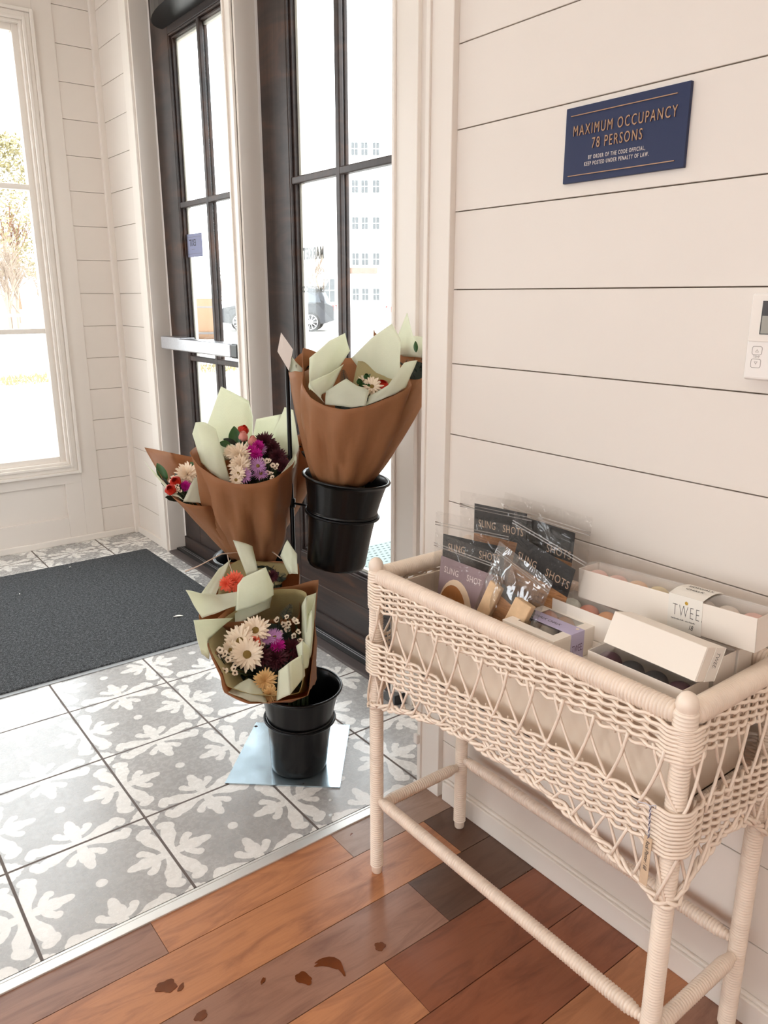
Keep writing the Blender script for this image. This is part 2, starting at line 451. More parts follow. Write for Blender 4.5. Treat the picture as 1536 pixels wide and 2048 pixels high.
# left wall with the tall window
YL = 4.41
WX0, WX1, WZ0, WZ1 = -0.35, 1.150, 0.480, 2.60  # unseen left part widened to add window glare on the tiles
b = MB(); boards(b, YL, 1.322, 1.53, 'y', 1)
b.box(-3, WX0 - 0.02, YL + 0.011, YL + 0.16, 0, ZC, 0); b.box(WX1 + 0.02, 1.70, YL + 0.011, YL + 0.16, 0, ZC, 0)
b.box(WX0 - 0.02, WX1 + 0.02, YL + 0.011, YL + 0.16, 0, WZ0 - 0.02); b.box(WX0 - 0.02, WX1 + 0.02, YL + 0.011, YL + 0.16, WZ1 + 0.02, ZC)
S_(b.build('wall_left', [m_wall, m_groove], bevel=0.0008, seg=1))
# flat panelling round the window with a sunk panel below it
b = MB()
b.box(1.228, 1.324, YL - 0.006, YL + 0.012, 0, ZC); b.box(-3, 1.228, YL - 0.006, YL + 0.012, 2.68, ZC)
b.box(-3, -0.44, YL - 0.006, YL + 0.012, 0, 2.68); b.box(-0.44, 1.228, YL - 0.006, YL + 0.012, 0.345, 0.43)
b.box(1.137, 1.228, YL - 0.006, YL + 0.012, 0, 0.345); b.box(-0.44, 1.137, YL - 0.006, YL + 0.012, 0, 0.153); b.box(-0.44, 1.14, YL + 0.007, YL + 0.012, 0.14, 0.35)
S_(b.build('trim_5', m_wall, bevel=0.0015))
b = MB(); b.box(-3, 1.516, YL - 0.0135, YL - 0.002, 0, 0.036); S_(b.build('baseboard_left', m_trim, bevel=0.004))
# window_1: stepped casing, sash, bars, pane
def window_left():
    o = empty('window_1', ((WX0 + WX1) / 2, YL, WZ0)); S_(o)
    inv = Matrix.Translation(-Vector(o.location))
    def ring(b, g, w, y0, y1):
        x0, x1, z0, z1 = WX0 - g, WX1 + g, WZ0 - g, WZ1 + g
        b.box(x0 - w, x0, y0, y1, z0 - w, z1 + w); b.box(x1, x1 + w, y0, y1, z0 - w, z1 + w)
        b.box(x0, x1, y0, y1, z0 - w, z0); b.box(x0, x1, y0, y1, z1, z1 + w)
    b = MB(); ring(b, 0.062, 0.016, YL - 0.030, YL + 0.012); ring(b, 0.040, 0.022, YL - 0.016, YL + 0.012)
    ring(b, 0.026, 0.014, YL - 0.024, YL + 0.012); ring(b, 0.012, 0.014, YL - 0.008, YL + 0.05)
    p = b.build('casing', m_trim, o, bevel=0.002); p.matrix_parent_inverse = inv
    b = MB(); ring(b, -0.018, 0.032, YL + 0.02, YL + 0.07)
    p = b.build('sash', m_trim, o, bevel=0.003); p.matrix_parent_inverse = inv
    b = MB()
    b.box(0.38, 0.42, YL + 0.02, YL + 0.07, WZ0, WZ1)
    for z in (1.174, 1.882): b.box(WX0, WX1, YL + 0.025, YL + 0.065, z - 0.013, z + 0.013)
    p = b.build('glazing_bars', m_trim, o, bevel=0.004); p.matrix_parent_inverse = inv
    b = MB(); b.box(WX0, WX1, YL + 0.046, YL + 0.050, WZ0, WZ1)
    p = b.build('glass_pane', m_glass, o); p.matrix_parent_inverse = inv
window_left()

# glazed doors
XF = 1.612      # inner face of the leaves
m_seal = mat('white_glazing_bead', srgb(222, 216, 206), 0.5)
def door(num, ya, yb, gl, gr):
    """ya > yb: far and near edge of the leaf, gl > gr: far and near edge of the glass"""
    o = empty('door_%d' % num, (XF, (ya + yb) / 2, 0.0)); S_(o)
    inv = Matrix.Translation(-Vector(o.location))
    gb, gt = 0.315, 2.485; T = 0.045
    def fin(p): p.matrix_parent_inverse = inv; return p
    b = MB()
    b.box(XF, XF + T, gl, ya, 0.02, 2.68); b.box(XF, XF + T, yb, gr, 0.02, 2.68)
    fin(b.build('stile', m_door, o, bevel=0.003))
    b = MB(); b.box(XF, XF + T, gr, gl, gt, 2.68); b.box(XF, XF + T, gr, gl, 0.02, gb)
    b.box(XF - 0.004, XF, gr - 0.02, gl + 0.02, 0.20, 0.206); b.box(XF - 0.012, XF, yb + 0.01, ya - 0.01, 0.02, 0.085)
    fin(b.build('rail', m_door_h, o, bevel=0.003))
    b = MB()
    for k in (0.0, 0.011):
        x0 = XF + 0.002 + k; q = k
        b.box(x0, XF + T, gl - 0.008 - q, gl - q, gb, gt); b.box(x0, XF + T, gr + q, gr + 0.008 + q, gb, gt)
        b.box(x0, XF + T, gr, gl, gb + q, gb + 0.008 + q); b.box(x0, XF + T, gr, gl, gt - 0.008 - q, gt - q)
    fin(b.build('moulding', m_door, o, bevel=0.0015))
    b = MB()
    b.box(XF + 0.030, XF + 0.046, gl - 0.034, gl - 0.02, gb, gt, 0); b.box(XF + 0.030, XF + 0.046, gr + 0.02, gr + 0.034, gb, gt)
    b.box(XF + 0.030, XF + 0.046, gr, gl, gb + 0.018, gb + 0.03); b.box(XF + 0.030, XF + 0.046, gr, gl, gt - 0.03, gt - 0.018)
    fin(b.build('glazing_bead', m_seal, o, bevel=0.001))
    b = MB(); ym = (gl + gr) / 2
    b.box(XF + 0.004, XF + 0.024, ym - 0.013, ym + 0.013, gb, gt); b.box(XF + 0.030, XF + 0.046, ym - 0.010, ym + 0.010, gb, gt)
    for z in (1.055, 1.765):
        b.box(XF + 0.0046, XF + 0.0235, gr, gl, z - 0.013, z + 0.013); b.box(XF + 0.0305, XF + 0.0455, gr, gl, z - 0.010, z + 0.010)
    fin(b.build('glazing_bars', m_door, o, bevel=0.004))
    b = MB(); b.box(XF + 0.0255, XF + 0.0285, gr, gl, gb, gt)
    fin(b.build('glass_pane', m_glass, o))
    return o, inv
d1, inv1 = door(1, 3.905, 2.985, 3.712, 3.105)
d2, inv2 = door(2, 2.885, 1.945, 2.688, 2.062)
# panic bar on the far door
bar = empty('panic_bar', (0, 0, 0), parent=d1); bar.matrix_parent_inverse = inv1
b = MB(); b.box(1.535, XF - 0.001, 3.62, 3.865, 1.096, 1.158); b.build('lock_housing', m_alu, bar, bevel=0.005)
b = MB(); b.box(1.520, XF - 0.012, 3.065, 3.618, 1.098, 1.155); b.build('push_rail', m_alu, bar, bevel=0.006)
b = MB(); b.box(1.519, XF - 0.001, 3.00, 3.064, 1.096, 1.157); b.build('end_cap', m_black, bar, bevel=0.008)
# closer above the far door
b = MB(); prof = []
for k in range(17):
    a = math.pi * k / 16
    prof.append((math.cos(a), math.sin(a)))
rows = [[(XF - 0.001 - 0.13 * s_, 3.42 + 0.34 * c_, z) for (c_, s_) in prof] for z in (2.515, 2.60)]
b.grid(rows); b.poly([rows[0][i] for i in range(16, -1, -1)]); b.poly([rows[1][i] for i in range(17)])
p = b.build('door_closer', m_black, d1, bevel=0.008); p.matrix_parent_inverse = inv1
# thresholds
m_saddle = mat('grey_saddle', srgb(92, 82, 80), 0.45, 0.4)
m_thr = mat('threshold_rubber', srgb(26, 25, 25), 0.4)
def thr(y0, y1, n):
    b = MB(); b.box(1.513, 1.556, y0, y1, -0.01, 0.012, 0); b.box(1.556, 1.66, y0, y1, -0.01, 0.020, 1)
    b.box(1.573, 1.576, y0, y1, 0.02, 0.0225, 2); b.box(1.584, 1.586, y0, y1, 0.02, 0.0225, 2)
    S_(b.build('trim_%d' % n, [m_saddle, m_thr, m_alu], bevel=0.002))
thr(1.94, 3.912, 6)

# ---------------------------------------------------------------- wicker planter stand
m_wick = mat('cream_painted_cane', srgb(238, 221, 204), 0.30, spec=0.6, bump=0.08, bscale=120, nscale=30, namp=0.05)
m_liner = mat('painted_liner', srgb(224, 208, 190), 0.5, spec=0.3, nscale=6, namp=0.05, bump=0.1, bscale=40)
PX0, PX1, PY0, PY1 = 0.950, 1.222, 0.527, 1.271        # leg centres
def planter():
    root = empty('wicker_planter', ((PX0 + PX1) / 2, (PY0 + PY1) / 2, 0))
    tag(root, 'cream painted wicker planter stand with lattice sides standing against the shiplap wall', 'planter')
    inv = Matrix.Translation(-Vector(root.location))
    def fin(o): o.matrix_parent_inverse = inv; return o
    rnd = random.Random(11)
    def wrapped(b, p0, p1, r, pitch=0.0058, taper=0.0, n=14, amp=0.0019):
        """a pole wound with cane: a ripple per winding"""
        p0, p1 = Vector(p0), Vector(p1); L = (p1 - p0).length; k = max(3, int(L / pitch)); prof = []
        for i in range(k):
            for q, e in ((0.0, -amp * 1.5), (0.16, amp * 0.2), (0.5, amp), (0.84, amp * 0.2)):
                h = (i + q) * L / k; rr = r
                if taper:
                    d = min(h, L - h)
                    if d < taper: rr = r * (0.55 + 0.45 * d / taper)
                prof.append((rr + e, h))
        prof.append((prof[0][0], L))
        b.lathe(prof, p0, n, 0, p1 - p0, True, True)
    # legs: bare bottoms tip, wound body, rounded head
    for (x, y) in ((PX0, PY1), (PX0, PY0), (PX1, PY1), (PX1, PY0)):
        b = MB()
        b.lathe([(0.0115, 0.0), (0.0128, 0.003), (0.0135, 0.02)], (x, y, 0), 16, cap0=True)
        wrapped(b, (x, y, 0.018), (x, y, 0.780), 0.0145)
        b.lathe([(0.0150, 0.778), (0.0165, 0.784), (0.0165, 0.789), (0.0150, 0.796), (0.0110, 0.8025), (0.0055, 0.806), (0.0, 0.807)], (x, y, 0), 16)
        # the weave continues round the top of the leg
        prof = []
        for i in range(14):
            h = 0.690 + i * 0.0062; rr = 0.0170 + 0.0012 * math.sin(math.pi * i / 13)
            prof += [(rr - 0.0012, h), (rr + 0.001, h + 0.002), (rr + 0.001, h + 0.004)]
        prof.append((0.0145, prof[-1][1] + 0.002)); prof.insert(0, (0.0145, 0.689))
        b.lathe(prof, (x, y, 0), 16)
        fin(b.build('leg', m_wick, root, smooth=True))
    zr = 0.767
    for (a, c, r) in (((PX0, PY1 - 0.008, zr), (PX0, PY0 + 0.008, zr), 0.0165), ((PX1, PY1 - 0.008, zr), (PX1, PY0 + 0.008, zr), 0.0165),
                      ((PX0 + 0.008, PY1, zr), (PX1 - 0.008, PY1, zr), 0.0165), ((PX0 + 0.008, PY0, zr), (PX1 - 0.008, PY0, zr), 0.0175)):
        b = MB(); wrapped(b, a, c, r, 0.0062 if a[0] == c[0] else 0.0048, 0.012); fin(b.build('top_rail', m_wick, root, smooth=True))
    zs = 0.206
    for (a, c) in (((PX0, PY1 - 0.014, zs), (PX0, PY0 + 0.014, zs)), ((PX1, PY1 - 0.014, zs), (PX1, PY0 + 0.014, zs)),
                   ((PX0 + 0.014, PY1, zs - 0.022), (PX1 - 0.014, PY1, zs - 0.022)), ((PX0 + 0.014, PY0, zs - 0.022), (PX1 - 0.014, PY0, zs - 0.022))):
        b = MB(); wrapped(b, a, c, 0.0125, 0.0062, 0.03); fin(b.build('stretcher', m_wick, root, smooth=True))
    # rounded outline the weave follows: in front of the legs, round their outside
    def outline(off, rad):
        x0, x1, y0, y1 = PX0 - off, PX1 + off, PY0 - off, PY1 + off; pts = []
        def seg(a, c, L):
            n = max(1, int(round(L / 0.0072)))
            for i in range(n): pts.append((a[0] + (c[0] - a[0]) * i / n, a[1] + (c[1] - a[1]) * i / n))
        def arc(cx, cy, a0):
            n = 5
            for i in range(n): t = a0 + math.pi / 2 * i / n; pts.append((cx + rad * math.cos(t), cy + rad * math.sin(t)))
        seg((x0, y1 - rad), (x0, y0 + rad), y1 - y0 - 2 * rad); arc(x0 + rad, y0 + rad, math.pi)
        seg((x0 + rad, y0), (x1 - rad, y0), x1 - x0 - 2 * rad); arc(x1 - rad, y0 + rad, -math.pi / 2)
        seg((x1, y0 + rad), (x1, y1 - rad), y1 - y0 - 2 * rad); arc(x1 - rad, y1 - rad, 0)
        seg((x1 - rad, y1), (x0 + rad, y1), x1 - x0 - 2 * rad); arc(x0 + rad, y1 - rad, math.pi / 2)
        return pts
    def normals(pts):
        n = len(pts); out = []
        for i in range(n):
            dx = pts[(i + 1) % n][0] - pts[i - 1][0]; dy = pts[(i + 1) % n][1] - pts[i - 1][1]; L = math.hypot(dx, dy)
            out.append((-dy / L, dx / L))
        return out
    def cum(pts):
        s = [0.0]
        for i in range(1, len(pts)): s.append(s[-1] + math.hypot(pts[i][0] - pts[i - 1][0], pts[i][1] - pts[i - 1][1]))
        tot = s[-1] + math.hypot(pts[0][0] - pts[-1][0], pts[0][1] - pts[-1][1]); return s, tot
    STK = 0.0285
    def weave(name, zlist, off, amp=0.0048, r=0.0032):
        b = MB(); pts = outline(off, 0.020); nr = normals(pts); s, tot = cum(pts); ns = int(round(tot / STK)); ns += ns % 2
        for j, z in enumerate(zlist):
            path = []
            for i, (x, y) in enumerate(pts):
                ph = math.pi * s[i] / tot * ns + (math.pi if j % 2 else 0)
                # near the legs the strands lie outside the pole
                d = min(math.hypot(x - lx, y - ly) for lx in (PX0, PX1) for ly in (PY0, PY1))
                w = amp * math.sin(ph); k = max(0.0, min(1.0, (0.042 - d) / 0.02)); w = w * (1 - k) - 0.0062 * k
                zz = z + 0.0011 * math.cos(2 * ph) + rnd.uniform(-0.0004, 0.0004)
                path.append((x - nr[i][0] * -w, y - nr[i][1] * -w, zz))
            b.tube(path, r, 6, closed=True)
        fin(b.build(name, m_wick, root, smooth=True))
        return ns, tot
    off = 0.0125
    weave('upper_weave', [0.699 + 0.0066 * i for i in range(9)], off)
    ns, tot = weave('lower_weave', [0.543 + 0.0066 * i for i in range(12)], off + 0.004)
    # braided hem, arched on each side
    def hem_z(x, y):
        if abs(x - (PX0 - off)) < 0.02 or abs(x - (PX1 + off)) < 0.02: t = (y - PY0) / (PY1 - PY0); rise = 0.070
        else: t = (x - PX0) / (PX1 - PX0); rise = 0.066
        t = max(0.0, min(1.0, t)); q = min(t, 1 - t) * 2
        return 0.456 + rise * (1 - (1 - min(1, q * 1.25)) ** 1.6)
    pts = outline(off + 0.005, 0.022); nr = normals(pts); s, tot2 = cum(pts); nb = 44
    b = MB()
    for k in range(3):
        path = []
        for i, (x, y) in enumerate(pts):
            ph = 2 * math.pi * s[i] / tot2 * nb / 1.0 + 2 * math.pi * k / 3
            ph2 = ph / 1.0
            w = 0.0042 * math.cos(ph2); zz = hem_z(x, y) + 0.0055 * math.sin(ph2 * 0.5 + k)
            path.append((x + nr[i][0] * w, y + nr[i][1] * w, zz))
        b.tube(path, 0.0037, 6, closed=True)
    fin(b.build('braided_hem', m_wick, root, smooth=True))
    # open lattice: crossing canes between the two weaves, and from the lower weave to the hem
    def at_s(q, o_=off, P=[None]):
        q %= tot2
        lo = 0
        # linear search on the cumulated length
        import bisect
        i = bisect.bisect_right(s, q) - 1; i2 = (i + 1) % len(pts)
        L = (s[i2] if i2 else tot2) - s[i]; t = (q - s[i]) / max(L, 1e-6)
        x = pts[i][0] + (pts[i2][0] - pts[i][0]) * t; y = pts[i][1] + (pts[i2][1] - pts[i][1]) * t
        return x - nr[i][0] * 0.001, y - nr[i][1] * 0.001, nr[i]
    b = MB(); n = 34; step = tot2 / n
    for k in range(n):
        s0 = k * step + 0.012
        for (d, bow, dep) in ((0.062, 0.012, 0.0022), (-0.036, -0.008, -0.0026)):
            a0 = s0 if d > 0 else s0 + 0.022
            path = []
            for i in range(9):
                t = i / 8; q = a0 + d * (t ** 1.15) + bow * math.sin(math.pi * t) * -0.35 + rnd.uniform(-0.0003, 0.0003)
                x, y, nn = at_s(q); path.append((x + nn[0] * dep, y + nn[1] * dep, 0.712 - (0.712 - 0.598) * t))
            b.tube(path, 0.00265, 6)
    fin(b.build('upper_lattice', m_wick, root, smooth=True))
    b = MB()
    for k in range(n * 3 // 2):
        s0 = k * step / 1.5 + 0.008
        x, y, nn = at_s(s0); hz = hem_z(x, y)
        if hz > 0.532: continue
        for (d, dep) in ((0.030, 0.002), (-0.026, -0.0025)):
            path = []
            for i in range(6):
                t = i / 5; x, y, nn = at_s(s0 + d * t); h2 = hem_z(*at_s(s0 + d)[:2])
                path.append((x + nn[0] * dep, y + nn[1] * dep, 0.552 + (h2 - 0.552) * t))
            b.tube(path, 0.00265, 6)
    fin(b.build('lower_lattice', m_wick, root, smooth=True))
    # upright stakes inside the weaves
    for (z0, z1, o_) in ((0.694, 0.760, 0.0), (0.538, 0.618, 0.004)):
      for side in range(4):
        b = MB()
        for k in range(ns):
            x, y, nn = at_s((k + 0.5) * tot2 / ns)
            if (0 if nn[0] > 0.7 else 1 if nn[1] > 0.7 else 2 if nn[0] < -0.7 else 3) != side: continue
            if min(math.hypot(x - lx, y - ly) for lx in (PX0, PX1) for ly in (PY0, PY1)) < 0.030: continue
            x += nn[0] * 0.008; y += nn[1] * 0.008
            b.tube([(x, y, z0), (x, y, z1)], 0.0019, 5)
        fin(b.build('stakes', m_wick, root, smooth=True))
    # painted liner standing inside
    b = MB(); x0, x1, y0, y1, z0, z1, w = PX0 + 0.020, PX1 - 0.020, PY0 + 0.026, PY1 - 0.026, 0.575, 0.752, 0.005
    b.box(x0, x0 + w, y0, y1, z0, z1); b.box(x1 - w, x1, y0, y1, z0, z1); b.box(x0, x1, y0, y0 + w, z0, z1); b.box(x0, x1, y1 - w, y1, z0, z1)
    b.box(x0, x1, y0, y1, z0, z0 + 0.006)
    fin(b.build('liner', m_liner, root, bevel=0.0015))
    b = MB(); wrapped(b, (PX0 + 0.01, PY0 + 0.03, 0.562), (PX1 - 0.01, PY0 + 0.03, 0.562), 0.011, 0.006); fin(b.build('liner_rail', m_wick, root, smooth=True)); b = MB()
    wrapped(b, (PX0 + 0.01, PY1 - 0.03, 0.562), (PX1 - 0.01, PY1 - 0.03, 0.562), 0.011, 0.006)
    fin(b.build('liner_rail', m_wick, root, smooth=True))
planter()

# ---------------------------------------------------------------- floor mat
def matm():
    m = mat('charcoal_carpet', srgb(44, 46, 48), 0.95, spec=0.15)
    t = NT(m); b = t.n['Principled BSDF']; co = t.coord()
    n = t.noise(t.mapping(co, scale=(420, 260, 300)), 1.0, 2, 0.6); n2 = t.noise(co, 3.0, 3)
    n3 = t.noise(co, 90.0, 2, 0.7)
    c = t.ramp(t.math('ADD', t.math('MULTIPLY', n, 0.7), t.math('MULTIPLY', n3, 0.3)), [(0.35, srgb(34, 35, 37)), (0.50, srgb(62, 64, 66)), (0.68, srgb(128, 130, 132))])
    t.l.new(c, b.inputs['Base Color']); t.l.new(t.bump(n, 0.8, 0.004), b.inputs['Normal'])
    return m
m_carpet = matm(); m_rub = mat('mat_rubber', srgb(150, 152, 154), 0.5)
mt = empty('floor_mat', (-0.2, 3.37, 0))
tag(mt, 'charcoal entrance mat with a thin rubber edge lying on the patterned tiles', 'mat')
b = MB(); b.box(-1.9, 1.43 + 0.2, 2.76 - 3.37, 4.03 - 3.37, 0.0005, 0.0105); b.build('carpet_pile', m_carpet, mt, bevel=0.003)
b = MB(); b.box(-1.905, 1.634, 2.738 - 3.37, 4.036 - 3.37, 0.0002, 0.0035); b.build('rubber_edge', m_rub, mt, bevel=0.001)

# ---------------------------------------------------------------- occupancy sign
m_navy = mat('navy_sign', srgb(24, 36, 74), 0.42, spec=0.4); m_gold = mat('bronze_letters', srgb(168, 132, 104), 0.35, 0.5)
m_wh = mat('white_letters', srgb(206, 196, 190), 0.5)
sg = empty('occupancy_sign', (1.275, 0.9525, 1.6275))
tag(sg, 'navy blue maximum occupancy sign with raised bronze letters on the white shiplap wall', 'sign')
b = MB(); b.box(-0.008, -0.0005, -0.1305, 0.1305, -0.0665, 0.0665); b.build('sign_board', m_navy, sg, bevel=0.0008)
b = MB(); b.box(-0.0105, -0.008, -0.108, 0.117, 0.0505, 0.0520); b.box(-0.0105, -0.008, -0.113, 0.117, -0.0548, -0.0533); b.build('rule', m_gold, sg)
XN, ZU = (0, -1, 0), (0, 0, 1)
text_mesh('lettering', 'MAXIMUM OCCUPANCY', 0.0262, m_gold, sg, (-0.0088, 0.0, 0.0155), XN, ZU, 0.0012, 0.63, 'CENTER', 1.28, 0.0)
text_mesh('lettering', '78 PERSONS', 0.0262, m_gold, sg, (-0.0088, 0.010, -0.0105), XN, ZU, 0.0012, 0.63, 'CENTER', 1.28, 0.0)
text_mesh('lettering', 'BY ORDER OF THE CODE OFFICIAL,', 0.0098, m_wh, sg, (-0.0083, 0.010, -0.0285), XN, ZU, 0.0004, 0.62, 'CENTER', 1.3, 0.0001)
text_mesh('lettering', 'KEEP POSTED UNDER PENALTY OF LAW.', 0.0098, m_wh, sg, (-0.0083, 0.010, -0.0395), XN, ZU, 0.0004, 0.62, 'CENTER', 1.3, 0.0001)

# ---------------------------------------------------------------- thermostat at the right edge of the view
m_th = mat('thermostat_shell', srgb(232, 226, 220), 0.4); m_lcd = mat('lcd', srgb(150, 146, 136), 0.2); m_bez = mat('lcd_bezel', srgb(36, 26, 22), 0.25)
m_ink = mat('grey_print', srgb(150, 140, 134), 0.6)
th = empty('thermostat', (1.275, 0.604, 1.2875))
tag(th, 'white wall thermostat with a grey display cut off by the right edge of the photo', 'thermostat')
b = MB(); b.box(-0.030, -0.0005, -0.0585, 0.0585, -0.068, 0.068); b.build('housing', m_th, th, bevel=0.005, seg=3)
b = MB(); b.box(-0.0325, -0.030, -0.054, 0.055, -0.007, 0.0645); b.build('upper_face', m_trim, th, bevel=0.001)
b = MB(); b.box(-0.0335, -0.0325, -0.042, 0.0375, 0.0045, 0.056); b.build('display_bezel', m_bez, th)
b = MB(); b.box(-0.0340, -0.0335, -0.040, 0.0355, 0.0060, 0.033); b.build('display', m_lcd, th)
def rrect(b, y0, y1, z0, z1, r, x, w=0.0004):
    pts = []
    for (cy, cz, a0) in ((y1 - r, z1 - r, 0), (y0 + r, z1 - r, 90), (y0 + r, z0 + r, 180), (y1 - r, z0 + r, 270)):
        for k in range(5): a = R(a0 + 22.5 * k); pts.append((x, cy + r * math.cos(a), cz + r * math.sin(a)))
    b.tube(pts, w, 5, closed=True)
b = MB(); rrect(b, 0.031, 0.047, -0.0275, -0.0145, 0.003, -0.0302); rrect(b, 0.031, 0.047, -0.0480, -0.0345, 0.003, -0.0302)
b.tube([(-0.0302, 0.0365, -0.0235), (-0.0302, 0.039, -0.0195), (-0.0302, 0.0415, -0.0235)], 0.0004, 5, closed=True)
b.tube([(-0.0302, 0.0365, -0.0385), (-0.0302, 0.039, -0.0425), (-0.0302, 0.0415, -0.0385)], 0.0004, 5, closed=True)
b.build('button_outline', m_ink, th)
text_mesh('lettering', 'TEMP', 0.0052, m_ink, th, (-0.0301, 0.039, -0.0325), XN, ZU, 0.0001, 0.9, 'CENTER')

# ---------------------------------------------------------------- writing on the door glass and the exit card
m_vinyl = mat('grey_vinyl', srgb(120, 118, 118), 0.6)
xg = XF + 0.0291
for body, size, z, y0, y1 in (('MARKET', 0.056, 1.487, 2.655, 2.508), ('THEMARKETNC.COM', 0.031, 1.366, 2.690, 2.487)):
    # meant to be read from the street, so it runs the other way in here
    n = len(body)
    o = text_mesh('glass_lettering', body, size, m_vinyl, d2, (0, 0, 0), (0, 1, 0), (0, 0, 1), 0.0002, 0.5, 'LEFT', 1.15, size * 0.045)
    w = max(v.co[1] for v in o.data.vertices)
    o.data.transform(Matrix.Diagonal((1, (y0 - y1) / w, 1, 1)))
    o.data.transform(Matrix.Translation((xg, y1, z)))
    o.matrix_parent_inverse = inv2
m_card_b = mat('lilac_card', srgb(150, 152, 176), 0.5, trans=0.4)
ex = empty('exit_card', (XF + 0.0238, 3.627, 1.583))
tag(ex, 'small lilac exit card stuck on the glass of the far door', 'sign')
b = MB(); b.box(-0.0006, 0.0012, -0.098, 0.098, -0.052, 0.052); b.build('card', m_card_b, ex)
b = MB(); b.box(-0.0012, -0.0006, -0.088, 0.088, 0.037, 0.0385); b.box(-0.0012, -0.0006, -0.088, 0.088, -0.0385, -0.037); b.build('rule', m_vinyl, ex)
m_dk = mat('dark_ink', srgb(52, 50, 56), 0.6)
o = text_mesh('lettering', 'EXIT', 0.042, m_dk, ex, (0, 0, 0), (0, 1, 0), (0, 0, 1), 0.0002, 0.75, 'CENTER', 1.15, 0.0009)
o.data.transform(Matrix.Translation((-0.0010, 0.004, -0.002)))
b = MB(); b.box(-0.0011, -0.0006, -0.014, 0.018, -0.0185, -0.0160); b.build('small_line', m_vinyl, ex)

# ---------------------------------------------------------------- water on the planks, dry petals and crumbs
m_wet = mat('wet_wood', srgb(104, 54, 26), 0.16, spec=0.6, nscale=14, namp=0.25)
def spill(label, c, shape, seed, n=40):
    rnd = random.Random(seed); b = MB(); top = []; bot = []
    for i in range(n):
        a = 2 * math.pi * i / n; rr = 1 + 0.10 * math.sin(3 * a + seed) + 0.08 * math.sin(5 * a + 2 * seed) + rnd.uniform(-0.05, 0.05)
        x = y = 0
        ca, sa = math.cos(shape[2]), math.sin(shape[2]); ex_, ey_ = shape[0] * rr * math.cos(a), shape[1] * rr * math.sin(a)
        ey_ += shape[3] * ex_ * ex_ / max(shape[0], 1e-6) ** 1 if len(shape) > 3 else 0
        top.append((ex_ * ca - ey_ * sa, ex_ * sa + ey_ * ca, 0.0009)); bot.append((top[-1][0] * 1.01, top[-1][1] * 1.01, 0.0001))
    b.poly(top); b.grid([bot, top], closed=True)
    o = b.build('water_spill', m_wet); o.location = c
    tag(o, label, 'spill', 'drops of water on the planks')
spill('large curved wet patch on the planks, widest of the spills', (0.7137, 1.1138, 0.0002), (0.034, 0.013, -0.95, -0.6), 1)
spill('wet patch on the planks just left of the largest spill', (0.6444, 1.1152, 0.0002), (0.019, 0.013, -1.2), 2)
spill('round wet patch on the planks nearest the planter leg', (0.8184, 1.0846, 0.0002), (0.012, 0.011, 0.3), 3)
spill('lobed wet patch on the planks nearest the metal strip', (0.4133, 1.2678, 0.0002), (0.021, 0.015, -0.5), 4)
spill('small wet drop in the middle of the row of spills', (0.5754, 1.1604, 0.0002), (0.008, 0.004, 0.6), 5)
spill('faint wet patch cut close by the bottom edge of the photo', (0.4404, 1.1628, 0.0002), (0.013, 0.010, 0.2), 6)
spill('small lobe of water touching the lobed wet patch', (0.4357, 1.2476, 0.0003), (0.010, 0.005, 0.7), 7)
m_petal = mat('dry_petal', srgb(232, 228, 218), 0.6)
def bit(label, u, s_, rz, m=None, name='fallen_petal'):
    b = MB(); rows = []
    for i in range(7):
        t = i / 6; w = math.sin(math.pi * t) ** 0.7 * 0.35 + 0.01
        rows.append([(s_ * (t - 0.5), s_ * w * q, 0.003 * math.sin(math.pi * t) + 0.001 + abs(q) * 0.002) for q in (-0.5, 0, 0.5)])
    b.grid(rows); o = b.build(name, m or m_petal, solid=0.0006, smooth=True); o.location = u; o.rotation_euler = (0, 0, rz)
    tag(o, label, 'petal')
bit('white petal fallen on the charcoal mat beside the lower bouquets', (1.1855, 3.0206, 0.0110), 0.042, -0.4)
bit('tiny white crumb on the charcoal mat near its far edge', (1.0014, 3.9591, 0.0110), 0.012, 0.4, name='crumb')
bit('tiny white crumb on the left part of the charcoal mat', (0.7033, 3.7192, 0.0110), 0.012, 1.4, name='crumb')
m_leafdry = mat('dry_leaf', srgb(150, 104, 88), 0.7)
bit('small curled dry leaf on the tiles beside the wall end', (1.3763, 1.6212, 0.0008), 0.016, 0.9, m_leafdry, 'dry_leaf')
bit('brown plant scrap on the planks by the metal strip', (0.9750, 1.4144, 0.0008), 0.010, 0.2, m_leafdry, 'dry_leaf')
m_drop = mat('water_drop', srgb(200, 205, 205), 0.03, spec=0.8)
def drop(label, u, r):
    b = MB(); b.lathe([(r, 0.0), (r * 0.9, r * 0.18), (r * 0.5, r * 0.34), (0.0001, r * 0.4)], (0, 0, 0), 14)
    o = b.build('water_drop', m_drop, smooth=True); o.location = u; tag(o, label, 'drop', 'water drops on the tiles')
drop('clear water drop on the tiles closest to the metal strip', (0.9785, 1.5157, 0.0003), 0.007)
drop('clear water drop on the tiles between the steel plate and the strip', (1.0134, 1.5706, 0.0003), 0.006)

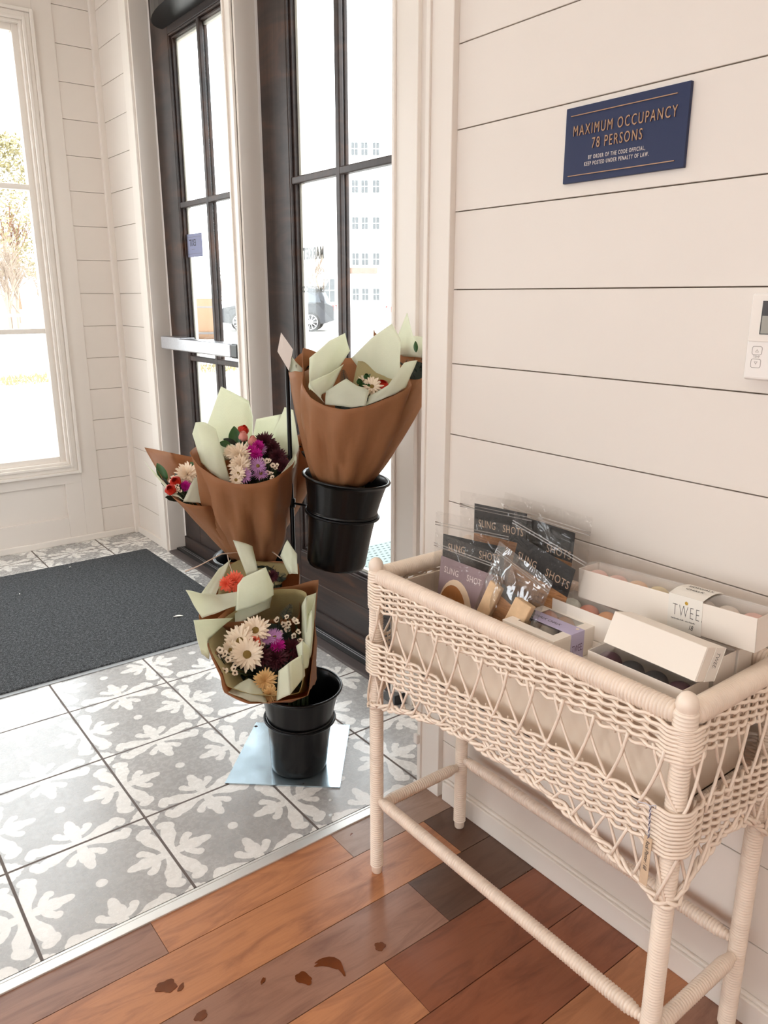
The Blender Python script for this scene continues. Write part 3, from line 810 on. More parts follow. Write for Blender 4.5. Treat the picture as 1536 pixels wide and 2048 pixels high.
# small things by the near door
m_grey = mat('grey_rubber', srgb(92, 92, 92), 0.6)
ds = empty('door_stop', (1.4922, 1.9117, 0.0000)); tag(ds, 'grey rubber door wedge on the floor by the near door, seen through the lattice', 'door stop')
b = MB(); b.grid([[(-0.02, -0.045, 0.001), (-0.02, 0.045, 0.001)], [(-0.02, -0.045, 0.035), (-0.02, 0.045, 0.006)], [(0.02, -0.045, 0.035), (0.02, 0.045, 0.006)], [(0.02, -0.045, 0.001), (0.02, 0.045, 0.001)]], closed=False)
b.poly([(-0.02, -0.045, 0.001), (0.02, -0.045, 0.001), (0.02, -0.045, 0.035), (-0.02, -0.045, 0.035)]); b.poly([(0.02, 0.045, 0.001), (-0.02, 0.045, 0.001), (-0.02, 0.045, 0.006), (0.02, 0.045, 0.006)]); b.build('wedge', m_grey, ds)
b = MB(); b.box(-0.022, 0.022, -0.050, -0.045, 0.001, 0.038); b.build('wedge_end', m_rod if 'm_rod' in globals() else m_black, ds, bevel=0.001)
sn = empty('door_sensor', (1.250, 1.478, 0.150)); tag(sn, 'tiny white sensor box low on the white wall end behind the planter', 'sensor')
b = MB(); b.box(-0.009, 0.0015, -0.006, 0.010, -0.014, 0.014); b.build('sensor_case', m_th, sn, bevel=0.002)

# ---------------------------------------------------------------- bucket display stand
m_bucket = mat('black_bucket_plastic', srgb(10, 11, 13), 0.24, spec=0.35)
m_rod = mat('black_wire', srgb(18, 18, 20), 0.3, 0.6)
m_plate = mat('galvanised_plate', srgb(186, 204, 214), 0.25, 0.9, nscale=9, namp=0.22)
m_card = mat('cream_card', srgb(216, 206, 198), 0.7)
POLE = (1.095, 1.868)
def inv_of(o): return Matrix.Translation(-Vector(o.location))
def bucket(name, label, base, top, r0=0.083, r1=0.115):
    base, top = Vector(base), Vector(top); ax = top - base; H_ = ax.length
    o = empty(name, base); tag(o, label, 'bucket'); inv = inv_of(o)
    def rad(t): return r0 + (r1 - r0) * (0.45 * t + 0.55 * t ** 3)
    prof = [(0.001, 0.0), (r0 - 0.012, 0.0), (r0 - 0.003, 0.003), (r0, 0.012)]
    for i in range(1, 21):
        t = i / 20; prof.append((rad(t), 0.012 + (H_ - 0.012) * t))
    prof += [(r1 + 0.007, H_ - 0.002), (r1 + 0.008, H_ + 0.001), (r1 + 0.006, H_ + 0.004), (r1 + 0.001, H_ + 0.004), (r1 - 0.002, H_)]
    for i in range(19, -1, -1):
        t = i / 20; prof.append((rad(t) - 0.0022, 0.012 + (H_ - 0.012) * t))
    prof += [(0.001, 0.008)]
    b = MB(); b.lathe(prof, base, 56, 0, ax); p = b.build('bucket_body', m_bucket, o, smooth=True); p.matrix_parent_inverse = inv
    b = MB(); zr = H_ * 0.62; rr = rad(zr / H_)
    b.lathe([(rr - 0.001, zr - 0.006), (rr + 0.003, zr - 0.004), (rr + 0.0035, zr), (rr + 0.003, zr + 0.004), (rr - 0.001, zr + 0.006)], base, 56, 0, ax)
    p = b.build('bucket_rib', m_bucket, o, smooth=True); p.matrix_parent_inverse = inv
    return o, ax.normalized(), H_, rad
bA = bucket('flower_bucket', 'black flower bucket standing on the steel plate on the tiles', (1.031, 1.767, 0.0045), (1.040, 1.760, 0.262))
bB = bucket('flower_bucket', 'black flower bucket held highest, hanging in front of the glazed door', (1.150, 1.728, 0.621), (1.176, 1.708, 0.872))
bC = bucket('flower_bucket', 'black flower bucket half hidden behind the middle bouquets', (1.045, 2.020, 0.340), (1.045, 2.020, 0.588))

st = empty('bucket_stand', (POLE[0], POLE[1], 0)); tag(st, 'black wire flower bucket stand rising from a square steel plate', 'stand')
inv = inv_of(st)
def fin(p): p.matrix_parent_inverse = inv; return p
c0, c1, c2, c3 = (0.813, 1.816), (1.064, 1.598), (1.278, 1.854), (1.042, 2.054)
b = MB(); b.poly([(x, y, 0.0042) for (x, y) in (c0, c1, c2, c3)]); b.poly([(x, y, 0.0004) for (x, y) in (c3, c2, c1, c0)])
b.grid([[(x, y, 0.0004) for (x, y) in (c0, c1, c2, c3)], [(x, y, 0.0042) for (x, y) in (c0, c1, c2, c3)]], closed=True)
fin(b.build('steel_base_plate', m_plate, st, bevel=0.0008))
b = MB(); b.lathe([(0.0055, 0.0044), (0.0001, 0.0046)], (1.030, 2.032, 0), 12); fin(b.build('screw_hole', m_darkgap, st)); b = MB(); b.lathe([(0.003, 0.0044), (0.0001, 0.0046)], (0.990, 1.675, 0), 10)
fin(b.build('screw_hole', m_darkgap, st))
b = MB(); b.tube([(POLE[0], POLE[1], 0.004), (POLE[0], POLE[1], 1.198)], 0.0062, 12); fin(b.build('pole', m_rod, st, smooth=True))
def ring_arm(name, bk, t, r_add, z_off=0.0):
    o, ax, H_, rad = bk; base = Vector(o.location); cc = base + ax * (H_ * t); rr = rad(t) + r_add
    u = ax.cross(Vector((0, 0, 1))); u = Vector((1, 0, 0)) if u.length < 0.02 else u.normalized(); w = ax.cross(u)
    pts = [cc + (u * math.cos(2 * math.pi * i / 40) + w * math.sin(2 * math.pi * i / 40)) * rr for i in range(40)]
    b = MB(); b.tube(pts, 0.0033, 8, closed=True)
    d = Vector((POLE[0], POLE[1], cc.z)) - cc; dn = Vector((d.x, d.y, 0)).normalized()
    b.tube([cc + dn * rr, cc + dn * rr + Vector((0, 0, 0.006)), (POLE[0], POLE[1], cc.z + 0.008)], 0.0033, 8)
    b.lathe([(0.0062, -0.014), (0.0105, -0.012), (0.0105, 0.012), (0.0062, 0.014)], (POLE[0], POLE[1], cc.z + 0.008), 12)
    fin(b.build(name, m_rod, st, smooth=True))
ring_arm('ring_holder', bA, 0.62, 0.0068)
ring_arm('ring_holder', bB, 0.60, 0.0068)
ring_arm('ring_holder', bC, 0.60, 0.0068)
# spiral clip on top with a blank card
pts = []
for i in range(40):
    a = i / 39 * 2 * math.pi * 1.8; q = 0.0165 - 0.004 * i / 39
    pts.append((POLE[0] - 0.62 * q * math.cos(a) + 0.002, POLE[1] + 0.4 * q * math.cos(a) + 0.004 * i / 39, 1.193 + q * math.sin(a)))
b = MB(); b.tube(pts, 0.0017, 8); fin(b.build('card_clip', m_rod, st, smooth=True))
cd = empty('price_card', (POLE[0], POLE[1] + 0.01, 1.225)); tag(cd, 'blank cream card turned on its corner in the stand clip before the dark door', 'card')
P4 = [(1.0845, 1.8772, 1.2562), (1.1047, 1.8510, 1.2116), (1.0916, 1.8536, 1.1546), (1.0734, 1.8804, 1.2060)]
b = MB(); b.poly(P4); o = b.build('card_sheet', m_card, cd, solid=0.0012); o.matrix_parent_inverse = inv_of(cd)

# ---------------------------------------------------------------- paper and flowers
def paper(name, col, rough, trans, emb=0.0, fib=0.0, k=900.0, tcol=None):
    m = bpy.data.materials.new(name); m.use_nodes = True; t = NT(m); b = t.n['Principled BSDF']
    b.inputs['Roughness'].default_value = rough; b.inputs['Specular IOR Level'].default_value = 0.3
    co = t.coord(); n1 = t.noise(co, 60, 4, 0.65); n2 = t.noise(co, 9, 3)
    dk = tuple(c * 0.88 for c in col[:3]) + (1,)
    c = t.mix(t.rng(t.math('ADD', t.math('MULTIPLY', n1, fib), t.math('MULTIPLY', n2, 1 - fib)), 0.35, 0.65), dk, col)
    h = n1
    if emb:
        uv = t.new('ShaderNodeTexCoord').outputs['UV']; sp = t.new('ShaderNodeSeparateXYZ'); t.l.new(uv, sp.inputs[0])
        w = t.math('MULTIPLY', t.math('SINE', t.math('MULTIPLY', sp.outputs[0], k)), t.math('SINE', t.math('MULTIPLY', sp.outputs[1], k)))
        h = t.math('ADD', t.math('MULTIPLY', n1, 0.4), t.math('MULTIPLY', w, emb))
        c = t.mix(t.rng(w, 0.2, 0.9, 0, 0.22), c, tuple(q * 0.72 for q in col[:3]) + (1,))
    t.l.new(c, b.inputs['Base Color']); nn = t.bump(h, 0.25, 0.0015); t.l.new(nn, b.inputs['Normal'])
    tr = t.new('ShaderNodeBsdfTranslucent'); tr.inputs[0].default_value = tcol or col
    mx = t.new('ShaderNodeMixShader'); mx.inputs[0].default_value = trans
    t.l.new(b.outputs[0], mx.inputs[1]); t.l.new(tr.outputs[0], mx.inputs[2]); t.l.new(mx.outputs[0], t.n['Material Output'].inputs[0])
    return m
m_kraft = paper('kraft_paper', srgb(166, 118, 82), 0.6, 0.28, fib=0.5, tcol=srgb(210, 144, 84))
m_tissue = paper('green_tissue', srgb(244, 246, 234), 0.7, 0.58, emb=0.5, fib=0.4, tcol=srgb(246, 249, 228))
m_lining = paper('shaded_tissue_over_kraft', srgb(196, 184, 138), 0.7, 0.40, emb=0.6, fib=0.4, tcol=srgb(206, 180, 112))  # tissue copy over kraft, with shade and backlit gold painted into its colour
m_twine = mat('pale_twine', srgb(206, 184, 166), 0.8)
m_white = mat('cream_petals', srgb(240, 224, 202), 0.6, trans=0.25, nscale=80, namp=0.05)
m_lilac = mat('lilac_petals', srgb(186, 134, 184), 0.6, trans=0.25)
m_mag = mat('magenta_petals', srgb(190, 20, 140), 0.6, trans=0.25)
m_red = mat('red_petals', srgb(206, 44, 22), 0.55, trans=0.2, nscale=120, namp=0.2)
m_coral = mat('coral_petals', srgb(238, 112, 84), 0.55, trans=0.2)
m_pink = mat('pink_petals', srgb(232, 160, 148), 0.55, trans=0.25)
m_burg = mat('burgundy_petals', srgb(74, 22, 34), 0.6, trans=0.15, nscale=60, namp=0.2)
m_eye = mat('flower_eye', srgb(120, 96, 40), 0.8, bump=0.6, bscale=900)
m_eyed = mat('small_dark_eye', srgb(76, 56, 30), 0.8)
m_leaf = mat('leaf_green', srgb(46, 84, 36), 0.4, trans=0.25, nscale=40, namp=0.15)
m_dkleaf = mat('dark_foliage', srgb(26, 38, 26), 0.55, trans=0.1, nscale=40, namp=0.2)
m_stem = mat('stem_green', srgb(52, 66, 34), 0.6)
m_mumw = mat('cream_mum', srgb(228, 192, 136), 0.6, trans=0.2, nscale=60, namp=0.15)

def frame(n):
    n = Vector(n).normalized(); u = n.cross(Vector((0, 0, 1)))
    if u.length < 0.05: u = Vector((1, 0, 0))
    u.normalize(); return n, u, n.cross(u)

class Bouquet:
    def __init__(s, label, base, loc=None, seed=1):
        s.root = empty('bouquet', base); tag(s.root, label, 'bouquet'); s.inv = inv_of(s.root)
        s.base = Vector(base); s.rnd = random.Random(seed)
    def fin(s, o, parent=None):
        if parent is None: o.parent = s.root; o.matrix_parent_inverse = s.inv
        else: o.parent = parent
        return o
    def uv(s, o, n, m, L, Hh, closed):
        me = o.data; uvl = me.uv_layers.new(name='UVMap'); w = n
        for l in me.loops:
            i = l.vertex_index; r_, c_ = divmod(i, w); uvl.data[l.index].uv = (c_ / w * L, r_ / m * Hh)
    def cone(s, name, m, rim, r0=0.02, base=None, bulge=0.012, sub=4, rows=16, wr=0.004, thick=0.0008, s0=0.0, smooth_rim=0.5):
        base = Vector(base or s.base); rim = [Vector(p) for p in rim]; n = len(rim)
        pts = []
        for i in range(n):
            p0, p1, p2, p3 = rim[i - 1], rim[i], rim[(i + 1) % n], rim[(i + 2) % n]
            for k in range(sub):
                t = k / sub; lin = p1.lerp(p2, t)
                cr = 0.5 * ((2 * p1) + (p2 - p0) * t + (2 * p0 - 5 * p1 + 4 * p2 - p3) * t * t + (3 * p1 - p0 - 3 * p2 + p3) * t ** 3)
                pts.append(lin.lerp(cr, smooth_rim))
        cen = sum(pts, Vector()) / len(pts); ax = (cen - base).normalized(); N_ = len(pts)
        ph = [s.rnd.uniform(0, 6.28) for _ in range(5)]
        rws = []
        for j in range(rows + 1):
            q = s0 + (1 - s0) * j / rows; row = []
            for i, p in enumerate(pts):
                d = p - base; out = d - ax * d.dot(ax); out = out.normalized() if out.length > 1e-6 else ax.orthogonal()
                bp = base + out * r0; a = 2 * math.pi * i / N_
                w = wr * (1 - q) ** 0.7 * q ** 0.4 * 2.4 * (math.sin(5 * a + ph[0] + 2 * q) + 0.7 * math.sin(9 * a + ph[1] - 4 * q) + 0.4 * math.sin(17 * a + ph[2] + 9 * q))
                w += wr * 0.25 * math.sin(3 * a + ph[3] + 5 * q)
                row.append(bp.lerp(p, q) + out * (bulge * math.sin(math.pi * q ** 0.9) + w))
            rws.append(row)
        b = MB(); b.grid(rws, closed=True); o = b.build(name, m, smooth=True, solid=thick); s.uv(o, N_, rows, 0.5, 0.3, True)
        return s.fin(o)
    def sheet(s, name, m, bot, top, bulge=0.0, n=5, rows=12, wr=0.0015, thick=0.0006, curl=0.0):
        bot = [Vector(p) for p in bot]; top = [Vector(p) for p in top]
        if len(bot) != len(top):
            L = len(top); bb = []
            for i in range(L):
                t = i / (L - 1) * (len(bot) - 1); k = min(int(t), len(bot) - 2); bb.append(bot[k].lerp(bot[k + 1], t - k))
            bot = bb
        def rs(a):
            out = []
            for i in range(len(a) - 1):
                for k in range(n): out.append(a[i].lerp(a[i + 1], k / n))
            out.append(a[-1]); return out
        B, T = rs(bot), rs(top); N_ = len(B)
        nrm = (T[-1] - T[0]).cross((T[N_ // 2] - B[N_ // 2])); nrm = nrm.normalized() if nrm.length > 1e-9 else Vector((0, 0, 1))
        if nrm.dot(Vector((0, 0, 1.35)) - T[0]) < 0: nrm = -nrm       # towards the room
        ph = [s.rnd.uniform(0, 6.28) for _ in range(4)]; rws = []
        for j in range(rows + 1):
            q = j / rows; row = []
            for i in range(N_):
                a = i / (N_ - 1)
                w = wr * (math.sin(7 * a + ph[0] + 3 * q) + 0.6 * math.sin(13 * a + ph[1] - 5 * q) + 0.5 * math.sin(9 * q + ph[2] + 4 * a))
                row.append(B[i].lerp(T[i], q) + nrm * (bulge * math.sin(math.pi * a) * (0.35 + 0.65 * math.sin(math.pi * min(1, q * 0.75))) + curl * q ** 3 + w))
            rws.append(row)
        b = MB(); b.grid(rws); o = b.build(name, m, smooth=True, solid=thick); s.uv(o, N_, rows, 0.2, 0.15, False)
        return s.fin(o)
    def stems(s, dn, cnt=9, r=0.018):
        b = MB(); dn = Vector(dn)
        for k in range(cnt):
            a = 2.4 * k; q = r * math.sqrt((k + 0.5) / cnt); p = s.base + Vector((q * math.cos(a), q * math.sin(a), 0.02))
            b.tube([p, dn + Vector((q * math.cos(a) * 1.5, q * math.sin(a) * 1.5, 0))], 0.0026, 6)
        return s.fin(b.build('stems', m_stem, smooth=True))
    def stem(s, b, p, n, mi=0):
        q = s.base.lerp(Vector(p), 0.25); b.tube([q, q.lerp(Vector(p), 0.6) - Vector(n) * 0.01, Vector(p)], 0.0016, 5, mi)
    def petals(s, b, c, n, r, cnt, wid, lift, r_in=0.12, mi=0, jitter=0.15, droop=0.0, tip=0.5, rows=5):
        n, u, w = frame(n); c = Vector(c)
        for k in range(cnt):
            a = 2 * math.pi * (k + s.rnd.uniform(-0.3, 0.3)) / cnt; d = u * math.cos(a) + w * math.sin(a); sd = n.cross(d)
            L = r * (1 + s.rnd.uniform(-jitter, jitter * 0.5)); li = lift + s.rnd.uniform(-0.12, 0.12); g = []
            for j in range(rows + 1):
                t = j / rows; hw = wid * r * (math.sin(math.pi * (0.12 + 0.80 * t ** 0.9)) ** 0.7) * 0.5
                if j == rows: hw *= tip
                p = c + d * (r_in * r + (L - r_in * r) * t) + n * (li * L * t - droop * L * t * t)
                g.append([p - sd * hw + n * hw * 0.25, p, p + sd * hw + n * hw * 0.25])
            b.grid(g, mi)
    def daisy(s, c, n, r, m=None, cnt=20, layers=2, eye=0.25, name='daisy', lift=0.25):
        b = MB()
        for L in range(layers): s.petals(b, Vector(c) + Vector(n).normalized() * 0.0015 * L, n, r * (1 - 0.16 * L), cnt - 2 * L, 0.24, lift + 0.22 * L, 0.1)
        s.stem(b, c, n, 1)
        o = s.fin(b.build(name, [m or m_white, m_stem], smooth=True)); nn = Vector(n).normalized()
        if eye:
            e = MB(); e.sphere(Vector(c) + nn * r * (0.04 + 0.03 * layers), r * eye, 12, 6, 0, 0.55, nn); q = e.build('flower_center', m_eye, smooth=True); s.fin(q, o)
        return o
    def aster(s, c, n, r, m=None, name='aster'):
        b = MB(); s.petals(b, c, n, r, 26, 0.13, 0.2, 0.1, rows=4); s.petals(b, c, n, r * 0.85, 18, 0.12, 0.4, 0.1, rows=4); s.stem(b, c, n, 1)
        o = s.fin(b.build(name, [m or m_lilac, m_stem], smooth=True)); nn = Vector(n).normalized()
        e = MB(); e.sphere(Vector(c) + nn * r * 0.05, r * 0.22, 10, 5, 0, 0.5, nn); q = e.build('flower_center', m_eye, smooth=True); s.fin(q, o)
        return o
    def mum(s, c, n, r, m, name='chrysanthemum', dome=1.0):
        b = MB(); nn, u, w = frame(n)
        for (k, cnt, lf, rr) in ((0, 22, 0.05, 1.0), (1, 20, 0.4, 0.95), (2, 17, 0.8, 0.82), (3, 13, 1.3, 0.62), (4, 9, 2.2, 0.42)):
            s.petals(b, Vector(c) + nn * r * 0.05 * k * dome, nn, r * rr / math.sqrt(1 + (lf * 0.6) ** 2), cnt, 0.22, lf * dome, 0.08, droop=-0.05 * k, rows=4)
        s.stem(b, c, n, 1)
        return s.fin(b.build(name, [m, m_stem], smooth=True))
    def rose(s, c, n, r, m, name='rose_bud', h=1.5):
        b = MB(); nn, u, w = frame(n); c = Vector(c)
        for k, (rr, hh) in enumerate(((1.0, 0.85), (0.86, 1.0), (0.66, 1.08), (0.44, 1.12), (0.22, 1.1))):
            off = s.rnd.uniform(0, 6.28)
            for q in range(3):
                a0 = off + q * 2.094; g = []
                for j in range(6):
                    t = j / 5; row = []
                    for i in range(9):
                        a = a0 + (i / 8 - 0.5) * 2.6; sh = math.sin(math.pi * (0.12 + 0.62 * t)) * (1 + 0.10 * k * 0)
                        e = 1 - 0.22 * abs(i / 4 - 1) ** 2.5 * t
                        row.append(c + (u * math.cos(a) + w * math.sin(a)) * r * rr * sh * (1 + 0.06 * math.sin(5 * a)) + nn * (r * h * hh * t * e - r * 0.6))
                    g.append(row)
                b.grid(g)
        s.stem(b, c - nn * r * 0.5, n, 1)
        for k in range(4):
            a = k * 1.57 + 0.4; d = u * math.cos(a) + w * math.sin(a); sd = nn.cross(d); p0 = c - nn * r * 0.6
            b.grid([[p0 - sd * r * .2, p0 + sd * r * .2], [p0 + d * r * .75 - sd * r * .28, p0 + d * r * .75 + sd * r * .28], [p0 + d * r * .95 + nn * r * .7 - sd * r * .03, p0 + d * r * .95 + nn * r * .7 + sd * r * .03]], 2)
        return s.fin(b.build(name, [m, m_stem, m_leaf], smooth=True))
    def wax(s, pts, n, r=0.006, name='waxflower_spray', m=None):
        b = MB(); n = Vector(n).normalized()
        for p in pts:
            p = Vector(p); nn = (n + Vector((s.rnd.uniform(-.5, .5), s.rnd.uniform(-.5, .5), s.rnd.uniform(-.3, .5)))).normalized()
            s.petals(b, p, nn, r * s.rnd.uniform(0.85, 1.15), 5, 0.95, 0.35, 0.25, tip=0.8, rows=4)
            b.sphere(p + nn * 0.0006, r * 0.34, 8, 4, 1, 0.5, nn); s.stem(b, p, n, 2)
        return s.fin(b.build(name, [m or m_white, m_eyed, m_stem], smooth=True))
    def leaf(s, p0, p1, wid, n, m=None, name='leaf', bend=0.1):
        p0, p1, n = Vector(p0), Vector(p1), Vector(n).normalized(); d = p1 - p0; sd = d.normalized().cross(n).normalized(); b = MB(); g = []
        for j in range(11):
            t = j / 10; hw = wid * math.sin(math.pi * t ** 0.8) ** 0.8 * 0.5 + 0.0004; p = p0 + d * t + n * bend * d.length * math.sin(math.pi * t)
            g.append([p - sd * hw + n * hw * 0.5, p - sd * hw * 0.5 + n * hw * 0.16, p, p + sd * hw * 0.5 + n * hw * 0.16, p + sd * hw + n * hw * 0.5])
        b.grid(g); return s.fin(b.build(name, m or m_leaf, smooth=True))
    def fern(s, p0, p1, wid, n, name='fern_frond'):
        p0, p1, n = Vector(p0), Vector(p1), Vector(n).normalized(); d = p1 - p0; sd = d.normalized().cross(n).normalized(); b = MB()
        b.tube([p0, p0.lerp(p1, 0.5) + n * 0.004, p1], [0.0012, 0.001, 0.0004], 5)
        for k in range(12):
            t = 0.1 + 0.85 * k / 12; hw = wid * (1 - t) ** 0.7 * 0.5 + 0.002; p = p0 + d * t
            for sg in (-1, 1):
                q = p + sd * hw * sg + d.normalized() * hw * 0.45; e = d.normalized() * d.length * 0.022
                b.grid([[p - e, p + e], [p.lerp(q, .6) - e * .9, p.lerp(q, .6) + e * .9], [q - e * 0.1, q + e * 0.1]])
        return s.fin(b.build(name, m_dkleaf, smooth=True))
    def filler(s, c, n, R_, cnt=60, depth=0.05, name='foliage', m=None):
        nn, u, w = frame(n); c = Vector(c); b = MB()
        for k in range(cnt):
            a = s.rnd.uniform(0, 6.28); q = R_ * math.sqrt(s.rnd.random()); p = c + (u * math.cos(a) + w * math.sin(a)) * q - nn * s.rnd.uniform(0, depth)
            d = (nn + (u * math.cos(a) + w * math.sin(a)) * s.rnd.uniform(0.1, 1.1) + Vector((s.rnd.uniform(-.6, .6), s.rnd.uniform(-.6, .6), s.rnd.uniform(-.6, .6)))).normalized()
            L = s.rnd.uniform(0.016, 0.032); sd = d.orthogonal().normalized(); wd = L * s.rnd.uniform(0.16, 0.32)
            b.grid([[p - sd * 0.001, p + sd * 0.001], [p + d * L * .4 - sd * wd, p + d * L * .4 + sd * wd], [p + d * L * .75 - sd * wd * .7, p + d * L * .75 + sd * wd * .7], [p + d * L - sd * 0.0005, p + d * L + sd * 0.0005]])
        # the packed stems below
        prof = [(R_ * 1.02, -depth * 0.7), (R_ * 0.8, -depth * 0.9), (0.001, -depth)]
        b.lathe(prof, c, 20, 0, nn)
        return s.fin(b.build(name, m or m_dkleaf, smooth=True))

VN = (-0.55, -0.72, 0.42)          # roughly out of the openings, towards the room
# --- B1: lowest bouquet, opening turned to the room
B = Bouquet('lowest kraft bouquet of daisies tilting out of the bucket on the steel plate', (1.055, 1.768, 0.272), seed=5)
B.stems((1.035, 1.765, 0.02))
rim = [(0.6716, 1.5508, 0.5731), (0.7027, 1.6226, 0.5764), (0.7903, 1.6930, 0.5821), (0.9022, 1.7184, 0.6018), (0.9879, 1.6958, 0.6028), (1.0454, 1.6560, 0.6201), (0.9929, 1.5973, 0.5861), (0.9364, 1.5080, 0.5427), (0.8681, 1.4202, 0.4977), (0.8151, 1.3513, 0.4843), (0.7438, 1.3475, 0.4965), (0.6760, 1.3635, 0.5065), (0.6379, 1.3975, 0.5329), (0.6461, 1.4308, 0.5544), (0.6531, 1.4856, 0.5713)]
B.cone('kraft_paper', m_kraft, rim, 0.025, bulge=0.010, wr=0.004)
rim2 = [(0.6793, 1.5572, 0.5685), (0.7127, 1.6279, 0.5718), (0.7948, 1.6864, 0.5723), (0.9104, 1.6924, 0.6080), (0.9778, 1.6659, 0.6058), (0.9907, 1.6320, 0.6034), (0.9640, 1.5713, 0.5743), (0.9173, 1.5034, 0.5363), (0.8568, 1.4305, 0.5035), (0.8066, 1.3715, 0.4871), (0.7442, 1.3743, 0.4980), (0.6960, 1.3941, 0.5103), (0.6541, 1.4157, 0.5342), (0.6600, 1.4475, 0.5516), (0.6626, 1.4910, 0.5664)]
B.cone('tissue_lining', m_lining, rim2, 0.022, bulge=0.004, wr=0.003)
B.sheet('tissue_flap', m_tissue, [(0.6581, 1.5133, 0.5590), (0.6912, 1.5881, 0.5689), (0.7864, 1.6645, 0.5684)], [(0.6343, 1.5001, 0.5835), (0.6540, 1.5851, 0.6294), (0.7861, 1.6461, 0.5802)], 0.004)
B.sheet('tissue_flap', m_tissue, [(0.8026, 1.6713, 0.5481), (0.9069, 1.6761, 0.5678)], [(0.8228, 1.7063, 0.5929), (0.9378, 1.7058, 0.6171)], 0.004)
B.sheet('tissue_curl', m_tissue, [(0.8947, 1.4997, 0.5282), (0.8905, 1.4654, 0.5318), (0.9104, 1.4790, 0.5314)], [(0.9399, 1.5720, 0.5979), (0.9353, 1.5296, 0.6355), (0.9732, 1.5549, 0.6317)], 0.012)
B.sheet('tissue_curl', m_tissue, [(0.8591, 1.4246, 0.5181), (0.8592, 1.4106, 0.5390), (0.8891, 1.4449, 0.5400)], [(0.9116, 1.5196, 0.5853), (0.9205, 1.4952, 0.6241), (0.9596, 1.5361, 0.6275)], -0.012)
B.sheet('tissue_curl', m_tissue, [(0.8397, 1.4079, 0.4925), (0.8209, 1.3793, 0.5354), (0.8523, 1.4047, 0.5218)], [(0.8503, 1.4527, 0.5586), (0.8459, 1.4174, 0.5832), (0.8777, 1.4308, 0.5487)], 0.010)
B.sheet('tissue_curl', m_tissue, [(0.7418, 1.3595, 0.4930), (0.7574, 1.3266, 0.5169), (0.8232, 1.3708, 0.5233)], [(0.7754, 1.4059, 0.5363), (0.7783, 1.3694, 0.5648), (0.8411, 1.4066, 0.5586)], 0.012)
B.sheet('tissue_flap', m_tissue, [(0.6518, 1.4101, 0.5228), (0.6877, 1.3793, 0.5002), (0.7248, 1.3671, 0.4906)], [(0.6771, 1.4324, 0.5171), (0.7172, 1.4401, 0.5207), (0.7402, 1.4304, 0.5024)], 0.004)
c1_ = Vector((0.7982, 1.5150, 0.5268)); n1_ = (c1_ - B.base).normalized().lerp(Vector((-0.45, -0.6, 0.65)), 0.6)
B.filler(c1_, n1_, 0.085, 130, 0.045)
B.daisy((0.7909, 1.5358, 0.5833), n1_, 0.040, cnt=20, layers=3)
B.daisy((0.7495, 1.5364, 0.5677), (-0.6, -0.5, 0.6), 0.040, cnt=22)
B.daisy((0.7433, 1.4939, 0.5512), (-0.3, -0.7, 0.6), 0.042, cnt=22)
B.daisy((0.7215, 1.5310, 0.5548), (-0.8, -0.4, 0.5), 0.026, cnt=16)
B.rose((0.7723, 1.5126, 0.5675), n1_, 0.016, m_coral, h=1.2)
B.aster((0.8066, 1.5094, 0.5718), n1_, 0.021); B.aster((0.8211, 1.5016, 0.5719), (-0.3, -0.6, 0.8), 0.022)
B.mum((0.8232, 1.4901, 0.5523), n1_, 0.020, m_mag, 'magenta_bloom'); B.mum((0.7775, 1.4934, 0.5362), n1_, 0.028, m_burg); B.mum((0.8118, 1.4817, 0.5253), n1_, 0.030, m_burg)
B.mum((0.7521, 1.4283, 0.5094), (-0.3, -0.75, 0.4), 0.030, m_mumw, 'yellow_mum'); B.mum((0.7461, 1.3959, 0.4928), (-0.3, -0.8, 0.2), 0.020, m_mumw, 'yellow_mum')
B.mum((0.8647, 1.4921, 0.5291), n1_, 0.032, m_kraft and m_burg)
B.wax([(0.8599, 1.5514, 0.5893), (0.8801, 1.5422, 0.5938), (0.8951, 1.5298, 0.5862), (0.8911, 1.5187, 0.5845), (0.8642, 1.5327, 0.5815), (0.8751, 1.5273, 0.5831), (0.8651, 1.5158, 0.5741), (0.8441, 1.5132, 0.5704), (0.8853, 1.5007, 0.5675), (0.8702, 1.4946, 0.5633), (0.8796, 1.4830, 0.5519), (0.8573, 1.5518, 0.5872), (0.7891, 1.5004, 0.5608)], n1_, 0.0078)
B.wax([(0.6882, 1.5181, 0.5707), (0.6961, 1.5098, 0.5615), (0.6951, 1.4936, 0.5532), (0.6906, 1.4556, 0.5474), (0.6904, 1.4513, 0.5394), (0.6712, 1.4635, 0.5453), (0.6671, 1.4612, 0.5377), (0.6886, 1.5125, 0.5602)], n1_, 0.0078)
B.fern((0.8746, 1.5529, 0.5836), (0.9107, 1.5710, 0.6123), 0.035, n1_)
B.fern((0.6903, 1.5006, 0.5393), (0.6837, 1.5193, 0.5690), 0.03, n1_)

